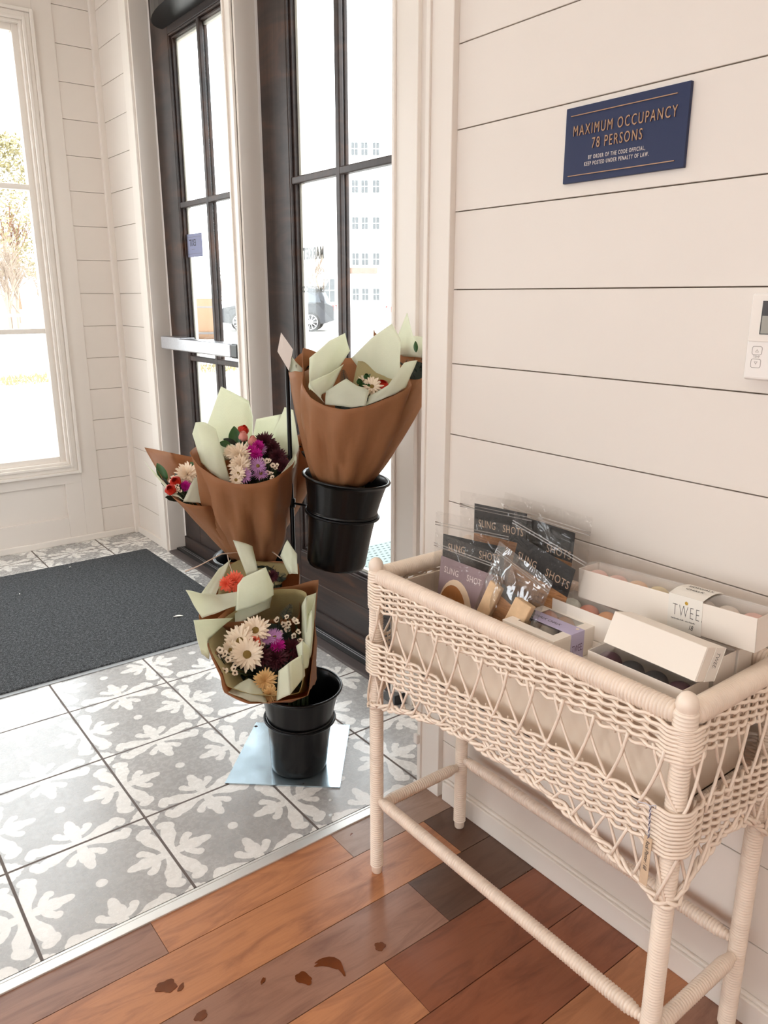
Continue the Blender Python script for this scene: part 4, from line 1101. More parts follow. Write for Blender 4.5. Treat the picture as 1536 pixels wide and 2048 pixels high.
# --- B2: bouquet behind it
B = Bouquet('kraft bouquet nodding behind the lowest one, pale tissue corners hiding its pink blooms', (1.040, 1.810, 0.272), seed=9)
B.stems((1.030, 1.775, 0.02))
rim = [(0.7259, 1.7147, 0.5670), (0.7651, 1.7789, 0.5906), (0.8764, 1.8661, 0.6414), (0.9544, 1.8698, 0.6281), (1.0162, 1.8372, 0.6286), (1.0509, 1.7695, 0.6311), (1.0088, 1.7004, 0.5850), (0.9739, 1.6460, 0.5324), (0.8603, 1.6458, 0.5553), (0.7556, 1.6568, 0.5725)]
B.cone('kraft_paper', m_kraft, rim, 0.025, bulge=0.004, wr=0.003)
B.sheet('tissue_flap', m_tissue, [(0.7264, 1.6963, 0.5786), (0.7686, 1.6816, 0.5875), (0.8369, 1.6779, 0.5986)], [(0.6939, 1.7086, 0.6570), (0.7416, 1.7342, 0.6270), (0.7881, 1.7420, 0.6106), (0.8491, 1.7047, 0.6187)], 0.004)
B.sheet('tissue_flap', m_tissue, [(0.7577, 1.7618, 0.5979), (0.7854, 1.7423, 0.6084)], [(0.7586, 1.7675, 0.6124), (0.8436, 1.8352, 0.6428), (0.8888, 1.8532, 0.6539)], 0.003)
B.sheet('tissue_flap', m_tissue, [(0.8044, 1.6650, 0.5879), (0.8600, 1.6415, 0.5979), (0.9049, 1.6483, 0.6120)], [(0.8171, 1.6747, 0.6517), (0.8307, 1.6750, 0.6686), (0.8906, 1.6634, 0.6869), (0.9085, 1.6579, 0.6383)], 0.008)
B.sheet('tissue_flap', m_tissue, [(0.8963, 1.7800, 0.6271), (0.9257, 1.7693, 0.6379)], [(0.8911, 1.8389, 0.7146), (0.9343, 1.8109, 0.6962)], 0.006)
B.sheet('tissue_flap', m_tissue, [(0.9959, 1.7260, 0.6264), (1.0070, 1.6973, 0.6322)], [(0.9950, 1.7671, 0.6668), (1.0206, 1.7678, 0.7075), (1.0249, 1.7293, 0.6766)], 0.008)
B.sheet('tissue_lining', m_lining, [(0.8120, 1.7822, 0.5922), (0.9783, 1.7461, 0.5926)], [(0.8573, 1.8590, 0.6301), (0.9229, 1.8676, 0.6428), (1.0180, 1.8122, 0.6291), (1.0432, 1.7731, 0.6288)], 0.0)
c2_ = Vector((0.9315, 1.7727, 0.5954)); B.filler(c2_, VN, 0.055, 60, 0.04)
B.mum((0.8538, 1.7638, 0.6232), VN, 0.032, m_coral, 'coral_bloom'); B.mum((0.8306, 1.7635, 0.6244), VN, 0.022, m_coral, 'coral_bloom')
B.mum((0.9485, 1.7292, 0.6289), VN, 0.018, m_burg); B.fern((0.9640, 1.7192, 0.6255), (0.9796, 1.7138, 0.6335), 0.02, VN)

# --- B3: large middle bouquet
B = Bouquet('large middle bouquet of mixed flowers in kraft paper, directly left of the stand pole', (1.045, 1.995, 0.585), seed=3)
B.stems((1.045, 2.015, 0.36))
rim = [(0.8191, 1.9145, 0.9522), (0.8239, 1.8832, 0.9204), (0.8511, 1.8421, 0.8932), (0.8863, 1.7992, 0.8800), (0.9344, 1.7745, 0.8791), (0.9914, 1.7689, 0.8869), (1.0622, 1.7931, 0.9103), (1.1251, 1.8687, 0.9372), (1.1596, 1.9467, 0.9556), (1.1230, 2.0148, 0.9560), (1.0644, 2.0455, 0.9520), (0.9685, 2.0475, 0.9502), (0.8838, 1.9973, 0.9527)]
B.cone('kraft_paper', m_kraft, rim, 0.052, bulge=0.016, wr=0.011)
B.sheet('tissue_flap', m_tissue, [(0.8481, 1.9174, 0.9210), (0.8657, 1.8676, 0.8864), (0.9027, 1.8563, 0.8668)], [(0.8457, 1.9553, 0.9933), (0.8577, 1.9551, 1.0219), (0.8816, 1.9443, 1.0210), (0.8994, 1.9223, 1.0058)], 0.010)
B.sheet('tissue_flap', m_tissue, [(0.8745, 1.9684, 0.9021), (0.9632, 1.9726, 0.9043), (1.0384, 1.9842, 0.9224)], [(0.9095, 1.9962, 1.0090), (0.9597, 2.0094, 1.1078), (1.0339, 1.9891, 1.0637), (1.0507, 1.9954, 1.0143)], 0.008)
B.sheet('tissue_flap', m_tissue, [(1.0357, 1.9952, 0.9136), (1.0982, 1.9740, 0.9169), (1.1025, 1.8498, 0.8998)], [(1.0577, 1.9909, 1.0098), (1.1266, 1.9549, 1.0223), (1.1286, 1.9455, 1.0434), (1.1437, 1.9238, 1.0359), (1.1155, 1.8525, 0.9450)], 0.004)
B.sheet('tissue_flap', m_tissue, [(1.0303, 1.8158, 0.8799), (1.0659, 1.8000, 0.8988)], [(1.0631, 1.8072, 0.9217), (1.0836, 1.8219, 0.9350), (1.0806, 1.8075, 0.9167)], 0.002)
c3_ = Vector((1.0096, 1.9028, 0.9028)); n3_ = Vector((-0.5, -0.66, 0.55)).normalized()
B.filler(c3_, n3_, 0.075, 120, 0.05)
B.mum((0.9477, 1.8846, 0.9346), n3_, 0.036, m_white, 'white_mum'); B.mum((0.9373, 1.8612, 0.9094), (-0.5, -0.8, 0.3), 0.034, m_white, 'white_mum'); B.mum((0.9315, 1.9052, 0.9402), n3_, 0.022, m_white, 'white_mum')
B.daisy((0.9142, 1.8351, 0.8952), (-0.5, -0.7, 0.4), 0.024, cnt=16)
B.daisy((0.9029, 1.8259, 0.8821), (-0.4, -0.8, 0.3), 0.020, cnt=14)
B.aster((0.9285, 1.8264, 0.8893), n3_, 0.024); B.aster((0.9728, 1.8315, 0.9098), n3_, 0.025); B.aster((1.0028, 1.8696, 0.9442), n3_, 0.020); B.aster((0.9770, 1.8243, 0.8898), n3_, 0.022); B.aster((0.9539, 1.8548, 0.9180), n3_, 0.018)
B.mum((0.9783, 1.8701, 0.9401), n3_, 0.022, m_mag, 'magenta_bloom'); B.mum((0.9994, 1.8737, 0.9551), n3_, 0.018, m_mag, 'magenta_bloom'); B.mum((0.9824, 1.8554, 0.9350), n3_, 0.020, m_mag, 'magenta_bloom')
B.mum((1.0438, 1.9179, 0.9491), n3_, 0.034, m_burg); B.mum((1.0555, 1.8971, 0.9366), n3_, 0.026, m_burg); B.mum((1.0562, 1.8689, 0.9168), n3_, 0.028, m_burg); B.mum((1.0505, 1.8328, 0.8995), n3_, 0.024, m_burg)
B.rose((0.9839, 1.9303, 0.9682), (-0.2, -0.3, 0.9), 0.013, m_pink, h=2.2); B.rose((1.0007, 1.9076, 0.9555), (-0.2, -0.35, 0.9), 0.014, m_pink, h=2.2)
B.rose((0.9988, 1.9601, 0.9851), (0.1, -0.5, 0.8), 0.016, m_red, h=1.5)
B.leaf((0.9657, 1.9358, 0.9497), (0.9739, 1.9643, 1.0012), 0.034, (-0.6, -0.75, 0.2)); B.leaf((0.9629, 1.9267, 0.9542), (0.9255, 1.9375, 0.9735), 0.014, n3_, m_dkleaf)
B.leaf((0.9379, 1.9164, 0.9544), (0.9103, 1.9318, 0.9649), 0.02, n3_); B.leaf((1.0089, 1.9124, 0.9440), (1.0083, 1.9197, 0.9783), 0.011, n3_)
B.wax([(0.9889, 1.8376, 0.9233), (1.0003, 1.8307, 0.9202), (0.9932, 1.8325, 0.9111), (1.0127, 1.8209, 0.9078), (1.0165, 1.8172, 0.9010), (1.0219, 1.8154, 0.9062), (0.9935, 1.8155, 0.8905), (1.0001, 1.8112, 0.8876), (1.0048, 1.8279, 0.9187), (0.9976, 1.7990, 0.8805), (0.9635, 1.9021, 0.9466)], n3_, 0.0078)
b = MB(); b.tube([(0.9911, 1.9235, 0.6315), (0.9355, 1.9220, 0.6477), (0.8891, 1.9119, 0.6555), (0.8501, 1.9039, 0.6481), (0.8126, 1.9046, 0.6370), (0.7763, 1.9056, 0.6301)], 0.0016, 6)
b.tube([(0.9033, 1.9039, 0.6517), (0.8908, 1.8709, 0.6413), (0.8773, 1.8269, 0.6320), (0.8544, 1.7740, 0.6200)], 0.0014, 6)
b.tube([(1.0286, 1.8723, 0.6435), (1.0262, 1.8367, 0.6416), (1.0228, 1.8141, 0.6409)], 0.0016, 6); B.fin(b.build('twine', m_twine, smooth=True))

# --- B4: small bouquet at the far left
B = Bouquet('small bouquet with two red roses leaning out furthest left towards the window', (1.015, 2.050, 0.590), seed=4)
B.stems((1.040, 2.035, 0.36))
rim = [(0.7872, 2.1635, 0.9316), (0.7935, 2.0832, 0.8715), (0.7965, 2.0019, 0.8148), (0.8108, 1.9489, 0.8052), (0.8498, 1.9299, 0.7972), (0.8991, 1.9503, 0.7877), (0.9499, 2.0742, 0.8292), (0.9578, 2.1711, 0.8754), (0.8800, 2.2087, 0.8988)]
B.cone('kraft_paper', m_kraft, rim, 0.030, bulge=0.002, wr=0.003, smooth_rim=0.15)
B.sheet('tissue_flap', m_tissue, [(0.8120, 1.9713, 0.8073), (0.8774, 1.9614, 0.7917)], [(0.8641, 2.0076, 0.8596), (0.8986, 2.0120, 0.8481)], 0.004)
B.sheet('tissue_flap', m_tissue, [(0.7976, 2.0032, 0.8215), (0.8212, 1.9790, 0.8085)], [(0.7644, 2.1221, 0.9004), (0.7797, 2.1127, 0.8826), (0.8020, 2.0347, 0.8217)], 0.0)
c4_ = Vector((0.8502, 2.0496, 0.8260)); B.filler(c4_, n3_, 0.04, 50, 0.04)
B.leaf((0.8101, 2.0710, 0.8468), (0.7993, 2.1079, 0.8940), 0.026, (-0.5, -0.8, 0.3)); B.leaf((0.8027, 2.0485, 0.8333), (0.7929, 2.0697, 0.8596), 0.016, n3_, m_dkleaf); B.leaf((0.8159, 2.0570, 0.8442), (0.8444, 2.0720, 0.8622), 0.014, n3_, m_dkleaf); B.leaf((0.9005, 2.0625, 0.8754), (0.8911, 2.0913, 0.8865), 0.012, n3_)
B.rose((0.8167, 2.0257, 0.8529), n3_, 0.016, m_red, h=1.1); B.rose((0.7938, 2.0087, 0.8367), n3_, 0.016, m_red, h=1.1)
B.mum((0.8618, 2.0426, 0.8622), (-0.5, -0.6, 0.6), 0.038, m_trim and m_white, 'white_mum'); B.mum((0.8409, 2.0123, 0.8390), n3_, 0.016, m_mag, 'magenta_bloom')
B.wax([(0.8081, 2.0402, 0.8528), (0.8194, 2.0484, 0.8598), (0.8065, 2.0020, 0.8304), (0.8125, 2.0012, 0.8368), (0.8165, 1.9981, 0.8311), (0.8047, 2.0059, 0.8427), (0.8164, 2.0126, 0.8440)], n3_, 0.006)

# --- B8: bouquet partly hidden behind the stand pole
B = Bouquet('kraft bouquet seen edge on between the pole and the highest bucket', (1.080, 2.045, 0.585), seed=8)
B.stems((1.055, 2.035, 0.36))
rim = [(1.1566, 1.9477, 0.9513), (1.1485, 1.8973, 0.9155), (1.1824, 1.8908, 0.8753), (1.2576, 1.9392, 0.8728), (1.2970, 1.9976, 0.9214), (1.2437, 2.0129, 0.9483)]
B.cone('kraft_paper', m_kraft, rim, 0.020, bulge=0.012, wr=0.004)
B.filler(Vector((1.2336, 1.9848, 0.8993)), n3_, 0.03, 25, 0.04)

# --- B7: bouquet at the left of the top bucket
B = Bouquet('slim kraft bouquet at the back left of the highest bucket, next to the card', (1.130, 1.745, 0.868), seed=7)
B.stems((1.148, 1.735, 0.64))
rim = [(1.0901, 1.8540, 1.1506), (1.0851, 1.8111, 1.1580), (1.0927, 1.7829, 1.1571), (1.1326, 1.8063, 1.1651), (1.1708, 1.8571, 1.2074), (1.1513, 1.8918, 1.1954), (1.1179, 1.8862, 1.1699)]
B.cone('kraft_paper', m_kraft, rim, 0.030, bulge=0.008, wr=0.002)
B.sheet('tissue_flap', m_tissue, [(1.0971, 1.8592, 1.1295), (1.1121, 1.8156, 1.1348)], [(1.0978, 1.8615, 1.1537), (1.1114, 1.8687, 1.1916), (1.1147, 1.8538, 1.1776), (1.1245, 1.8344, 1.1596)], 0.003)
B.filler(Vector((1.1305, 1.8545, 1.1619)), (-.3, -.4, .85), 0.02, 15, 0.03)

# --- B6: bouquet at the right of the top bucket, against the casing
B = Bouquet('kraft bouquet at the right of the highest bucket, closest to the white wall end', (1.215, 1.690, 0.868), seed=6)
B.stems((1.165, 1.715, 0.64))
rim = [(1.3156, 1.6761, 1.1510), (1.3149, 1.6232, 1.1352), (1.3439, 1.5997, 1.1379), (1.4037, 1.6039, 1.1581), (1.4659, 1.6590, 1.1853), (1.4737, 1.7334, 1.2018), (1.4253, 1.7742, 1.2114), (1.3670, 1.7418, 1.1890)]
B.cone('kraft_paper', m_kraft, rim, 0.030, bulge=0.014, wr=0.004)
B.sheet('tissue_flap', m_tissue, [(1.4091, 1.7721, 1.1854), (1.4664, 1.7244, 1.1800)], [(1.4039, 1.7798, 1.2302), (1.4360, 1.7704, 1.3061), (1.4402, 1.7663, 1.2854), (1.4483, 1.7575, 1.2409), (1.4768, 1.7335, 1.2382)], 0.003)
B.leaf((1.4281, 1.7189, 1.1974), (1.4344, 1.7292, 1.2285), 0.012, (-.6, -.7, .3)); B.filler(Vector((1.3991, 1.6878, 1.1661)), (-.4, -.5, .75), 0.035, 30, 0.03)

# --- B5: front bouquet of the top bucket
B = Bouquet('big kraft bouquet at the front of the highest bucket with one white bloom', (1.165, 1.705, 0.866), seed=2)
B.stems((1.155, 1.722, 0.64))
rim = [(1.0466, 1.7142, 1.1344), (1.0369, 1.6572, 1.1064), (1.0504, 1.6100, 1.0891), (1.0773, 1.5667, 1.0829), (1.1289, 1.5436, 1.0898), (1.2044, 1.5402, 1.1090), (1.2740, 1.5521, 1.1308), (1.3171, 1.6520, 1.1753), (1.3112, 1.7608, 1.2068), (1.2675, 1.8150, 1.1837), (1.2047, 1.8339, 1.1909), (1.1291, 1.8364, 1.2154), (1.0809, 1.7680, 1.1705)]
B.cone('kraft_paper', m_kraft, rim, 0.066, bulge=0.014, wr=0.008)
B.sheet('kraft_corner', m_kraft, [(1.2996, 1.7546, 1.1804), (1.3271, 1.7087, 1.1819)], [(1.3120, 1.7638, 1.2622), (1.3214, 1.7558, 1.2447)], 0.0)
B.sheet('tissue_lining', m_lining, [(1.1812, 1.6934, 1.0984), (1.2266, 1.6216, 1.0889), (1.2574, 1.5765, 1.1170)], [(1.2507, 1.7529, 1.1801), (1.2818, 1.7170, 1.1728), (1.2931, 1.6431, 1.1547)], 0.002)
B.sheet('tissue_flap', m_tissue, [(1.0658, 1.7121, 1.1180), (1.1069, 1.7233, 1.1296), (1.1772, 1.7521, 1.1532)], [(1.0885, 1.7421, 1.1962), (1.1519, 1.7522, 1.2368), (1.2103, 1.7623, 1.2542), (1.2285, 1.7587, 1.2075)], 0.010)
B.sheet('tissue_flap', m_tissue, [(1.2497, 1.7518, 1.1627), (1.2696, 1.6562, 1.1154), (1.2770, 1.6012, 1.1290)], [(1.2469, 1.7807, 1.1867), (1.2911, 1.7405, 1.2381), (1.3182, 1.6843, 1.2789), (1.3111, 1.6365, 1.2366), (1.2924, 1.6211, 1.1825)], 0.008)
B.sheet('tissue_roll', m_tissue, [(1.0685, 1.6467, 1.0912), (1.0564, 1.6457, 1.1123), (1.1055, 1.6744, 1.1161)], [(1.0453, 1.6788, 1.1287), (1.0402, 1.6606, 1.1468), (1.1110, 1.6766, 1.1626), (1.1737, 1.7086, 1.1788)], -0.010)
B.sheet('tissue_flap', m_tissue, [(1.0650, 1.6368, 1.0900), (1.0945, 1.5915, 1.0824), (1.1376, 1.5618, 1.0871)], [(1.0805, 1.6550, 1.1184), (1.1314, 1.6367, 1.1468), (1.1481, 1.6102, 1.1278), (1.1643, 1.5853, 1.1227)], 0.006)
B.sheet('tissue_flap', m_tissue, [(1.1434, 1.5698, 1.0857), (1.2033, 1.5531, 1.1041), (1.2637, 1.5597, 1.1245)], [(1.1632, 1.5839, 1.1078), (1.2155, 1.5730, 1.1304), (1.2755, 1.5832, 1.1819), (1.3029, 1.5618, 1.1921)], 0.006)
c5_ = Vector((1.1687, 1.6416, 1.1044)); n5_ = Vector((-0.35, -0.45, 0.82)).normalized(); B.filler(c5_, n5_, 0.060, 80, 0.04)
B.daisy((1.2004, 1.6212, 1.1233), (-0.5, -0.6, 0.55), 0.030, cnt=16, layers=3); B.daisy((1.1963, 1.6506, 1.1339), n5_, 0.022, cnt=14); B.rose((1.2276, 1.6142, 1.1285), n5_, 0.018, m_red, h=1.1)
for q in ((1.1811, 1.6495, 1.1363), (1.1913, 1.6285, 1.1271), (1.1800, 1.6370, 1.1297), (1.2025, 1.6479, 1.1479)): B.rose(q, n5_, 0.008, m_leaf, 'green_bud', 1.6)
B.fern((1.1613, 1.6871, 1.1292), (1.1821, 1.7257, 1.1641), 0.028, (-0.5, -0.8, 0.2))
B.leaf((1.2100, 1.6538, 1.1392), (1.2291, 1.6664, 1.1527), 0.005, n5_)

# ---------------------------------------------------------------- boxes and packets in the planter
m_box = mat('white_carton', srgb(232, 222, 210), 0.45, spec=0.35, bump=0.04, bscale=300)
m_boxin = mat('carton_inside', srgb(206, 186, 166), 0.6)
m_clear = clear_mat('clear_lid', (0.985, 0.98, 0.975, 1), 0.1, 0.8, 0.07)
m_film = clear_mat('clear_film', (0.985, 0.98, 0.975, 1), 0.08, 0.6, 0.05, bump=0.35, bscale=22)
m_film2 = clear_mat('crinkled_film', (0.97, 0.97, 0.97, 1), 0.10, 1.0, 0.16, bump=0.7, bscale=18)
m_zip = clear_mat('zip_ridge', (0.94, 0.93, 0.92, 1), 0.2, 1.0, 0.2)
m_band = mat('cream_band', srgb(228, 222, 212), 0.55)
m_lilb = mat('lilac_band', srgb(186, 176, 204), 0.55)
m_hd = mat('black_card', srgb(34, 32, 32), 0.5)
m_mauve = mat('mauve_card', srgb(140, 118, 122), 0.5, nscale=9, namp=0.12)
m_tan = mat('tan_print', srgb(196, 166, 140), 0.5); m_ltan = mat('cream_print', srgb(226, 200, 170), 0.5); m_brn = mat('brown_print', srgb(160, 100, 48), 0.5)
m_lt = mat('pale_letters', srgb(214, 200, 196), 0.5); m_inkd = mat('fine_black_ink', srgb(60, 56, 54), 0.6); m_gold2 = mat('gold_flower_print', srgb(190, 150, 50), 0.5)
def woodcard():
    m = mat('wood_print', srgb(176, 122, 76), 0.5); t = NT(m); b = t.n['Principled BSDF']; co = t.coord()
    n = t.noise(t.mapping(co, scale=(40, 22, 160)), 1.0, 4, 0.6, 1.2)
    t.l.new(t.ramp(n, [(0.3, srgb(128, 82, 48)), (0.6, srgb(184, 130, 84))]), b.inputs['Base Color']); return m
m_wcard = woodcard()
m_blk = mat('sling_wood_block', srgb(206, 172, 134), 0.5, nscale=50, namp=0.1)
CH = {'pink': mat('pink_chalk', srgb(232, 186, 172), 0.8), 'peach': mat('peach_chalk', srgb(236, 196, 160), 0.8), 'yellow': mat('yellow_chalk', srgb(232, 212, 166), 0.8),
      'orange': mat('orange_chalk', srgb(222, 150, 84), 0.8), 'coral': mat('coral_chalk', srgb(216, 128, 96), 0.8), 'white': mat('white_chalk', srgb(226, 214, 200), 0.8),
      'grey': mat('speckled_grey_chalk', srgb(214, 206, 192), 0.8, nscale=120, namp=0.15), 'mint': mat('mint_chalk', srgb(206, 212, 196), 0.8, nscale=120, namp=0.1),
      'plum': mat('plum_chalk', srgb(92, 52, 70), 0.8), 'slate': mat('slate_chalk', srgb(70, 72, 76), 0.8), 'tan': mat('tan_chalk', srgb(180, 140, 110), 0.8)}

class Box:
    def __init__(s, name, label, O, a, b, c, group=None, lid=None, band=None, inner=True, cat='box'):
        s.O, s.a, s.b, s.c = (Vector(q) for q in (O, a, b, c))
        s.root = empty(name, s.O + (s.a + s.b) / 2); tag(s.root, label, cat, group); s.inv = inv_of(s.root)
        W_, D_, H_ = s.a.length, s.b.length, s.c.length; w = 0.0014
        ua, ub, uc = s.a.normalized(), s.b.normalized(), s.c.normalized()
        m = MB()
        if lid:
            m.obox(s.O, s.a, s.b, uc * w); m.obox(s.O, s.a, ub * w, s.c); m.obox(s.O + s.b - ub * w, s.a, ub * w, s.c)
            m.obox(s.O, ua * w, s.b, s.c); m.obox(s.O + s.a - ua * w, ua * w, s.b, s.c)
        else: m.obox(s.O, s.a, s.b, s.c)
        s.fin(m.build('tray' if lid else 'carton_body', m_box, bevel=0.0012))
        if lid == 'clear':
            m = MB(); n = 6; rows = []
            for i in range(n + 1):
                t = i / n; rows.append([s.O + s.b * t + uc * (H_ + 0.0012 + 0.004 * math.sin(math.pi * t)) + s.a * k for k in (0.002, 0.998)])
            m.grid(rows); s.fin(m.build('clear_lid', m_clear, solid=0.0006))
    def fin(s, o): o.parent = s.root; o.matrix_parent_inverse = s.inv; return o
    def P(s, x, y, z, off=(0, 0, 0)):
        return s.O + s.a * x + s.b * y + s.c * z + s.a.normalized() * off[0] + s.b.normalized() * off[1] + s.c.normalized() * off[2]

def chalk(c, r, col, label, group, sz=0.82, axis=None):
    b = MB(); prof = []
    for i in range(15):
        a = math.pi * i / 14; rr = math.sin(a); h = -math.cos(a) * sz
        if abs(h) < 0.12: rr += 0.03
        prof.append((max(r * rr, 1e-5), r * h))
    b.lathe(prof, (0, 0, 0), 20, 0, axis); o = b.build('chalk', CH[col], smooth=True); o.location = c
    tag(o, label, 'chalk', group); return o

# hidden lower cartons carry the upper ones
def plain(label, x0, x1, y0, y1, z0, z1, group='white cartons at the bottom of the planter'):
    o = empty('carton', ((x0 + x1) / 2, (y0 + y1) / 2, z0)); tag(o, label, 'box', group); b = MB(); b.box(x0, x1, y0, y1, z0, z1)
    q = b.build('carton_body', m_box, o, bevel=0.0015); q.matrix_parent_inverse = inv_of(o)
    b = MB(); b.box(x0 - 0.0004, x1 + 0.0004, y0 - 0.0004, y1 + 0.0004, z1 - 0.016, z1 - 0.0155); q = b.build('lid_seam', m_boxin, o); q.matrix_parent_inverse = inv_of(o)
plain('white carton under the small lilac-banded box in the planter', 0.980, 1.077, 0.748, 0.925, 0.607, 0.7275)
plain('white carton under the tilted boxes near the front corner post', 0.985, 1.072, 0.560, 0.745, 0.607, 0.7235)
plain('white carton under the long chalk boxes at the wall side', 1.080, 1.194, 0.560, 0.900, 0.607, 0.7515)

# long box on top with TWEE band
L1 = Box('chalk_box', 'long white chalk box with clear lid and cream band, topmost in the planter', (1.118, 0.861, 0.8045), (0, -0.340, 0.015), (0.060, 0, 0), (0, 0.0025, 0.0570), lid='clear')
g = 'chalks in the topmost long box'
for i, col in enumerate(('pink', 'pink', 'peach', 'yellow', 'white', 'white', 'white', 'pink')):
    chalk(L1.P((i + 0.5) / 8, 0.5, 0.62), 0.0198, col, '%s chalk in the topmost long box, number %s from its far end' % (col, ('one', 'two', 'three', 'four', 'five', 'six', 'seven', 'eight')[i]), g)
m = MB(); t0, t1 = 0.555, 0.735; e = 0.0008
m.obox(L1.P(t0, 0, 0, (0, -e, -e)), L1.a * (t1 - t0), L1.b.normalized() * e, L1.c + L1.c.normalized() * (e + 0.003))
rows = []
for i in range(9):
    t = i / 8; rows.append([L1.P(k, t, 1, (0, 0, 0.0026 + 0.0045 * math.sin(math.pi * t))) for k in (t0, t1)])
m.grid(rows); L1.fin(m.build('label_band', m_band, solid=0.0005))
def face_text(bx, body, size, m_, x, y, z, xd, yd, off, **k):
    p = bx.P(x, y, z, off); return bx.fin(text_mesh('lettering', body, size, m_, None, p, xd, yd, 0.00008, **k))
ad, cdv, bd = L1.a.normalized(), L1.c.normalized(), L1.b.normalized()
face_text(L1, 'TWEE.', 0.030, m_inkd, 0.578, 0, 0.42, ad, cdv, (0, -0.0012, 0), sx=0.55, space=1.25, bold=-0.0008)
face_text(L1, 'handmade chalk - eco-friendly', 0.0036, m_inkd, 0.574, 0, 0.30, ad, cdv, (0, -0.0012, 0), sx=1.0)
face_text(L1, '18', 0.012, m_inkd, 0.668, 0, 0.09, ad, cdv, (0, -0.0012, 0), sx=0.7, shear=0.3)
m = MB(); m.lathe([(0.0035, 0), (0.0001, 0.0004)], L1.P(0.652, 0, 0.86, (0, -0.0012, 0)), 5, 0, -bd); L1.fin(m.build('gold_flower', m_gold2))
face_text(L1, 'SIDEWALK', 0.0085, m_inkd, 0.59, 0.62, 1, ad, bd, (0, 0, 0.0078), sx=1.1); face_text(L1, 'CHALK', 0.0085, m_inkd, 0.60, 0.36, 1, ad, bd, (0, 0, 0.0078), sx=1.2)

# second long box under it
L2 = Box('chalk_box', 'long white chalk box with orange and coral chalks under the topmost one', (1.082, 0.892, 0.7525), (0, -0.330, 0), (0.062, 0, 0), (0, 0, 0.0495), lid='clear')
for i, col in enumerate(('mint', 'coral', 'orange', 'yellow', 'grey', 'slate', 'tan', 'pink')):
    chalk(L2.P((i + 0.5) / 8, 0.5, 0.62), 0.0192, col, '%s chalk in the second long box, number %s from its far end' % (col, ('one', 'two', 'three', 'four', 'five', 'six', 'seven', 'eight')[i]), 'chalks in the second long box')
m = MB(); m.obox(L2.P(0.52, 0, 0, (0, -0.0008, 0)), L2.a * 0.2, Vector((0.0008, 0, 0)), L2.c); m.obox(L2.P(0.52, 0, 1, (0, 0, 0.0030)), L2.a * 0.2, L2.b, Vector((0, 0, 0.0006)))
L2.fin(m.build('label_band', m_band))
L3 = Box('chalk_box', 'long white chalk box pushed against the wall side under the topmost one', (1.148, 0.870, 0.7525), (0, -0.310, 0), (0.046, 0, 0), (0, 0, 0.0490))

# small box with lilac band
S1 = Box('small_chalk_box', 'small white box with a window and a lilac band by the front rail', (0.972, 0.914, 0.7285), (0, -0.122, 0), (0.126, 0, 0), (0, 0, 0.0500), lid='window')
m = MB(); e = 0.0008; x0, x1, y0, y1 = 0.16, 0.84, 0.16, 0.84       # frame round the window
for (p, q, r_, s_) in ((0, 1, 0, y0), (0, 1, y1, 1), (0, x0, y0, y1), (x1, 1, y0, y1)):
    m.obox(S1.P(p, r_, 1, (0, 0, -0.0002)), S1.a * (q - p), S1.b * (s_ - r_), Vector((0, 0, 0.0014)))
S1.fin(m.build('lid_frame', m_box, bevel=0.0004))
m = MB(); m.obox(S1.P(x0, y0, 1, (0, 0, -0.0006)), S1.a * (x1 - x0), S1.b * (y1 - y0), Vector((0, 0, 0.0004))); S1.fin(m.build('window_film', m_clear))
m = MB(); m.obox(S1.P(-0.005, 0.36, 1, (0, 0, 0.0013)), S1.a * 1.012, S1.b * 0.28, Vector((0, 0, 0.0006))); m.obox(S1.P(1.002, 0.36, 0), Vector((0, -0.0008, 0)), S1.b * 0.28, S1.c + Vector((0, 0, 0.0018)))
S1.fin(m.build('lilac_band', m_lilb))
S1.fin(text_mesh('lettering', 'SIDEWALK CHALK', 0.0115, m_inkd, None, S1.P(0.06, 0.47, 1, (0, 0, 0.0021)), (0, -1, 0), (1, 0, 0), 0.00008, sx=0.80, bold=-0.0001))
m_ink2 = mat('plum_ink', srgb(96, 66, 96), 0.6)
S1.fin(text_mesh('lettering', 'TWEE.', 0.0200, m_ink2, None, S1.P(1.0, 0.385, 0.30, (0.0011, 0, 0)), (1, 0, 0), (0, 0, 1), 0.00008, sx=0.52, bold=-0.0001))
m = MB(); m.lathe([(0.0035, 0.0004), (0.0001, 0.0006)], S1.P(0.93, 0.58, 1, (0, 0, 0.0018)), 8); S1.fin(m.build('flower_print', m_white))
for i in range(3):
    for j in range(3):
        col = ('mint', 'grey', 'pink', 'white', 'grey', 'tan', 'grey', 'white', 'mint')[i * 3 + j]
        chalk(S1.P((i + 0.5) / 3, (j + 0.5) / 3, 0.66), 0.0190, col, '%s chalk in the small lilac-banded box, %s column, %s row from the rail' % (col, ('far', 'middle', 'near')[i], ('first', 'second', 'third')[j]), 'chalks in the small lilac-banded box')

# two boxes on their sides near the corner post
T2 = Box('chalk_box', 'white chalk box on its side, lower of the pair beside the corner post', (0.992, 0.736, 0.7245), (0, -0.176, 0), (0.074, 0, 0), (0, 0, 0.0560), lid='clear')
for i, col in enumerate(('plum', 'slate', 'slate', 'plum')):
    chalk(T2.P((i + 0.5) / 4, 0.42, 0.60), 0.0205, col, '%s chalk in the lower box beside the corner post, number %s from its far end' % (col, ('one', 'two', 'three', 'four')[i]), 'chalks in the lower corner box')
T1 = Box('chalk_box', 'tilted white chalk box on its side, upper of the pair beside the corner post', (1.001, 0.714, 0.8005), (0, -0.166, -0.003), (0.050, 0, -0.014), (0.028, 0.002, 0.0470))
e1 = T1.a.normalized()
m = MB(); m.obox(T1.P(1, 0.02, 0.0, (0.0004, 0, 0)), e1 * 0.0008, T1.b * 0.96, T1.c * 1.0); T1.fin(m.build('end_flap', m_box, bevel=0.0003))
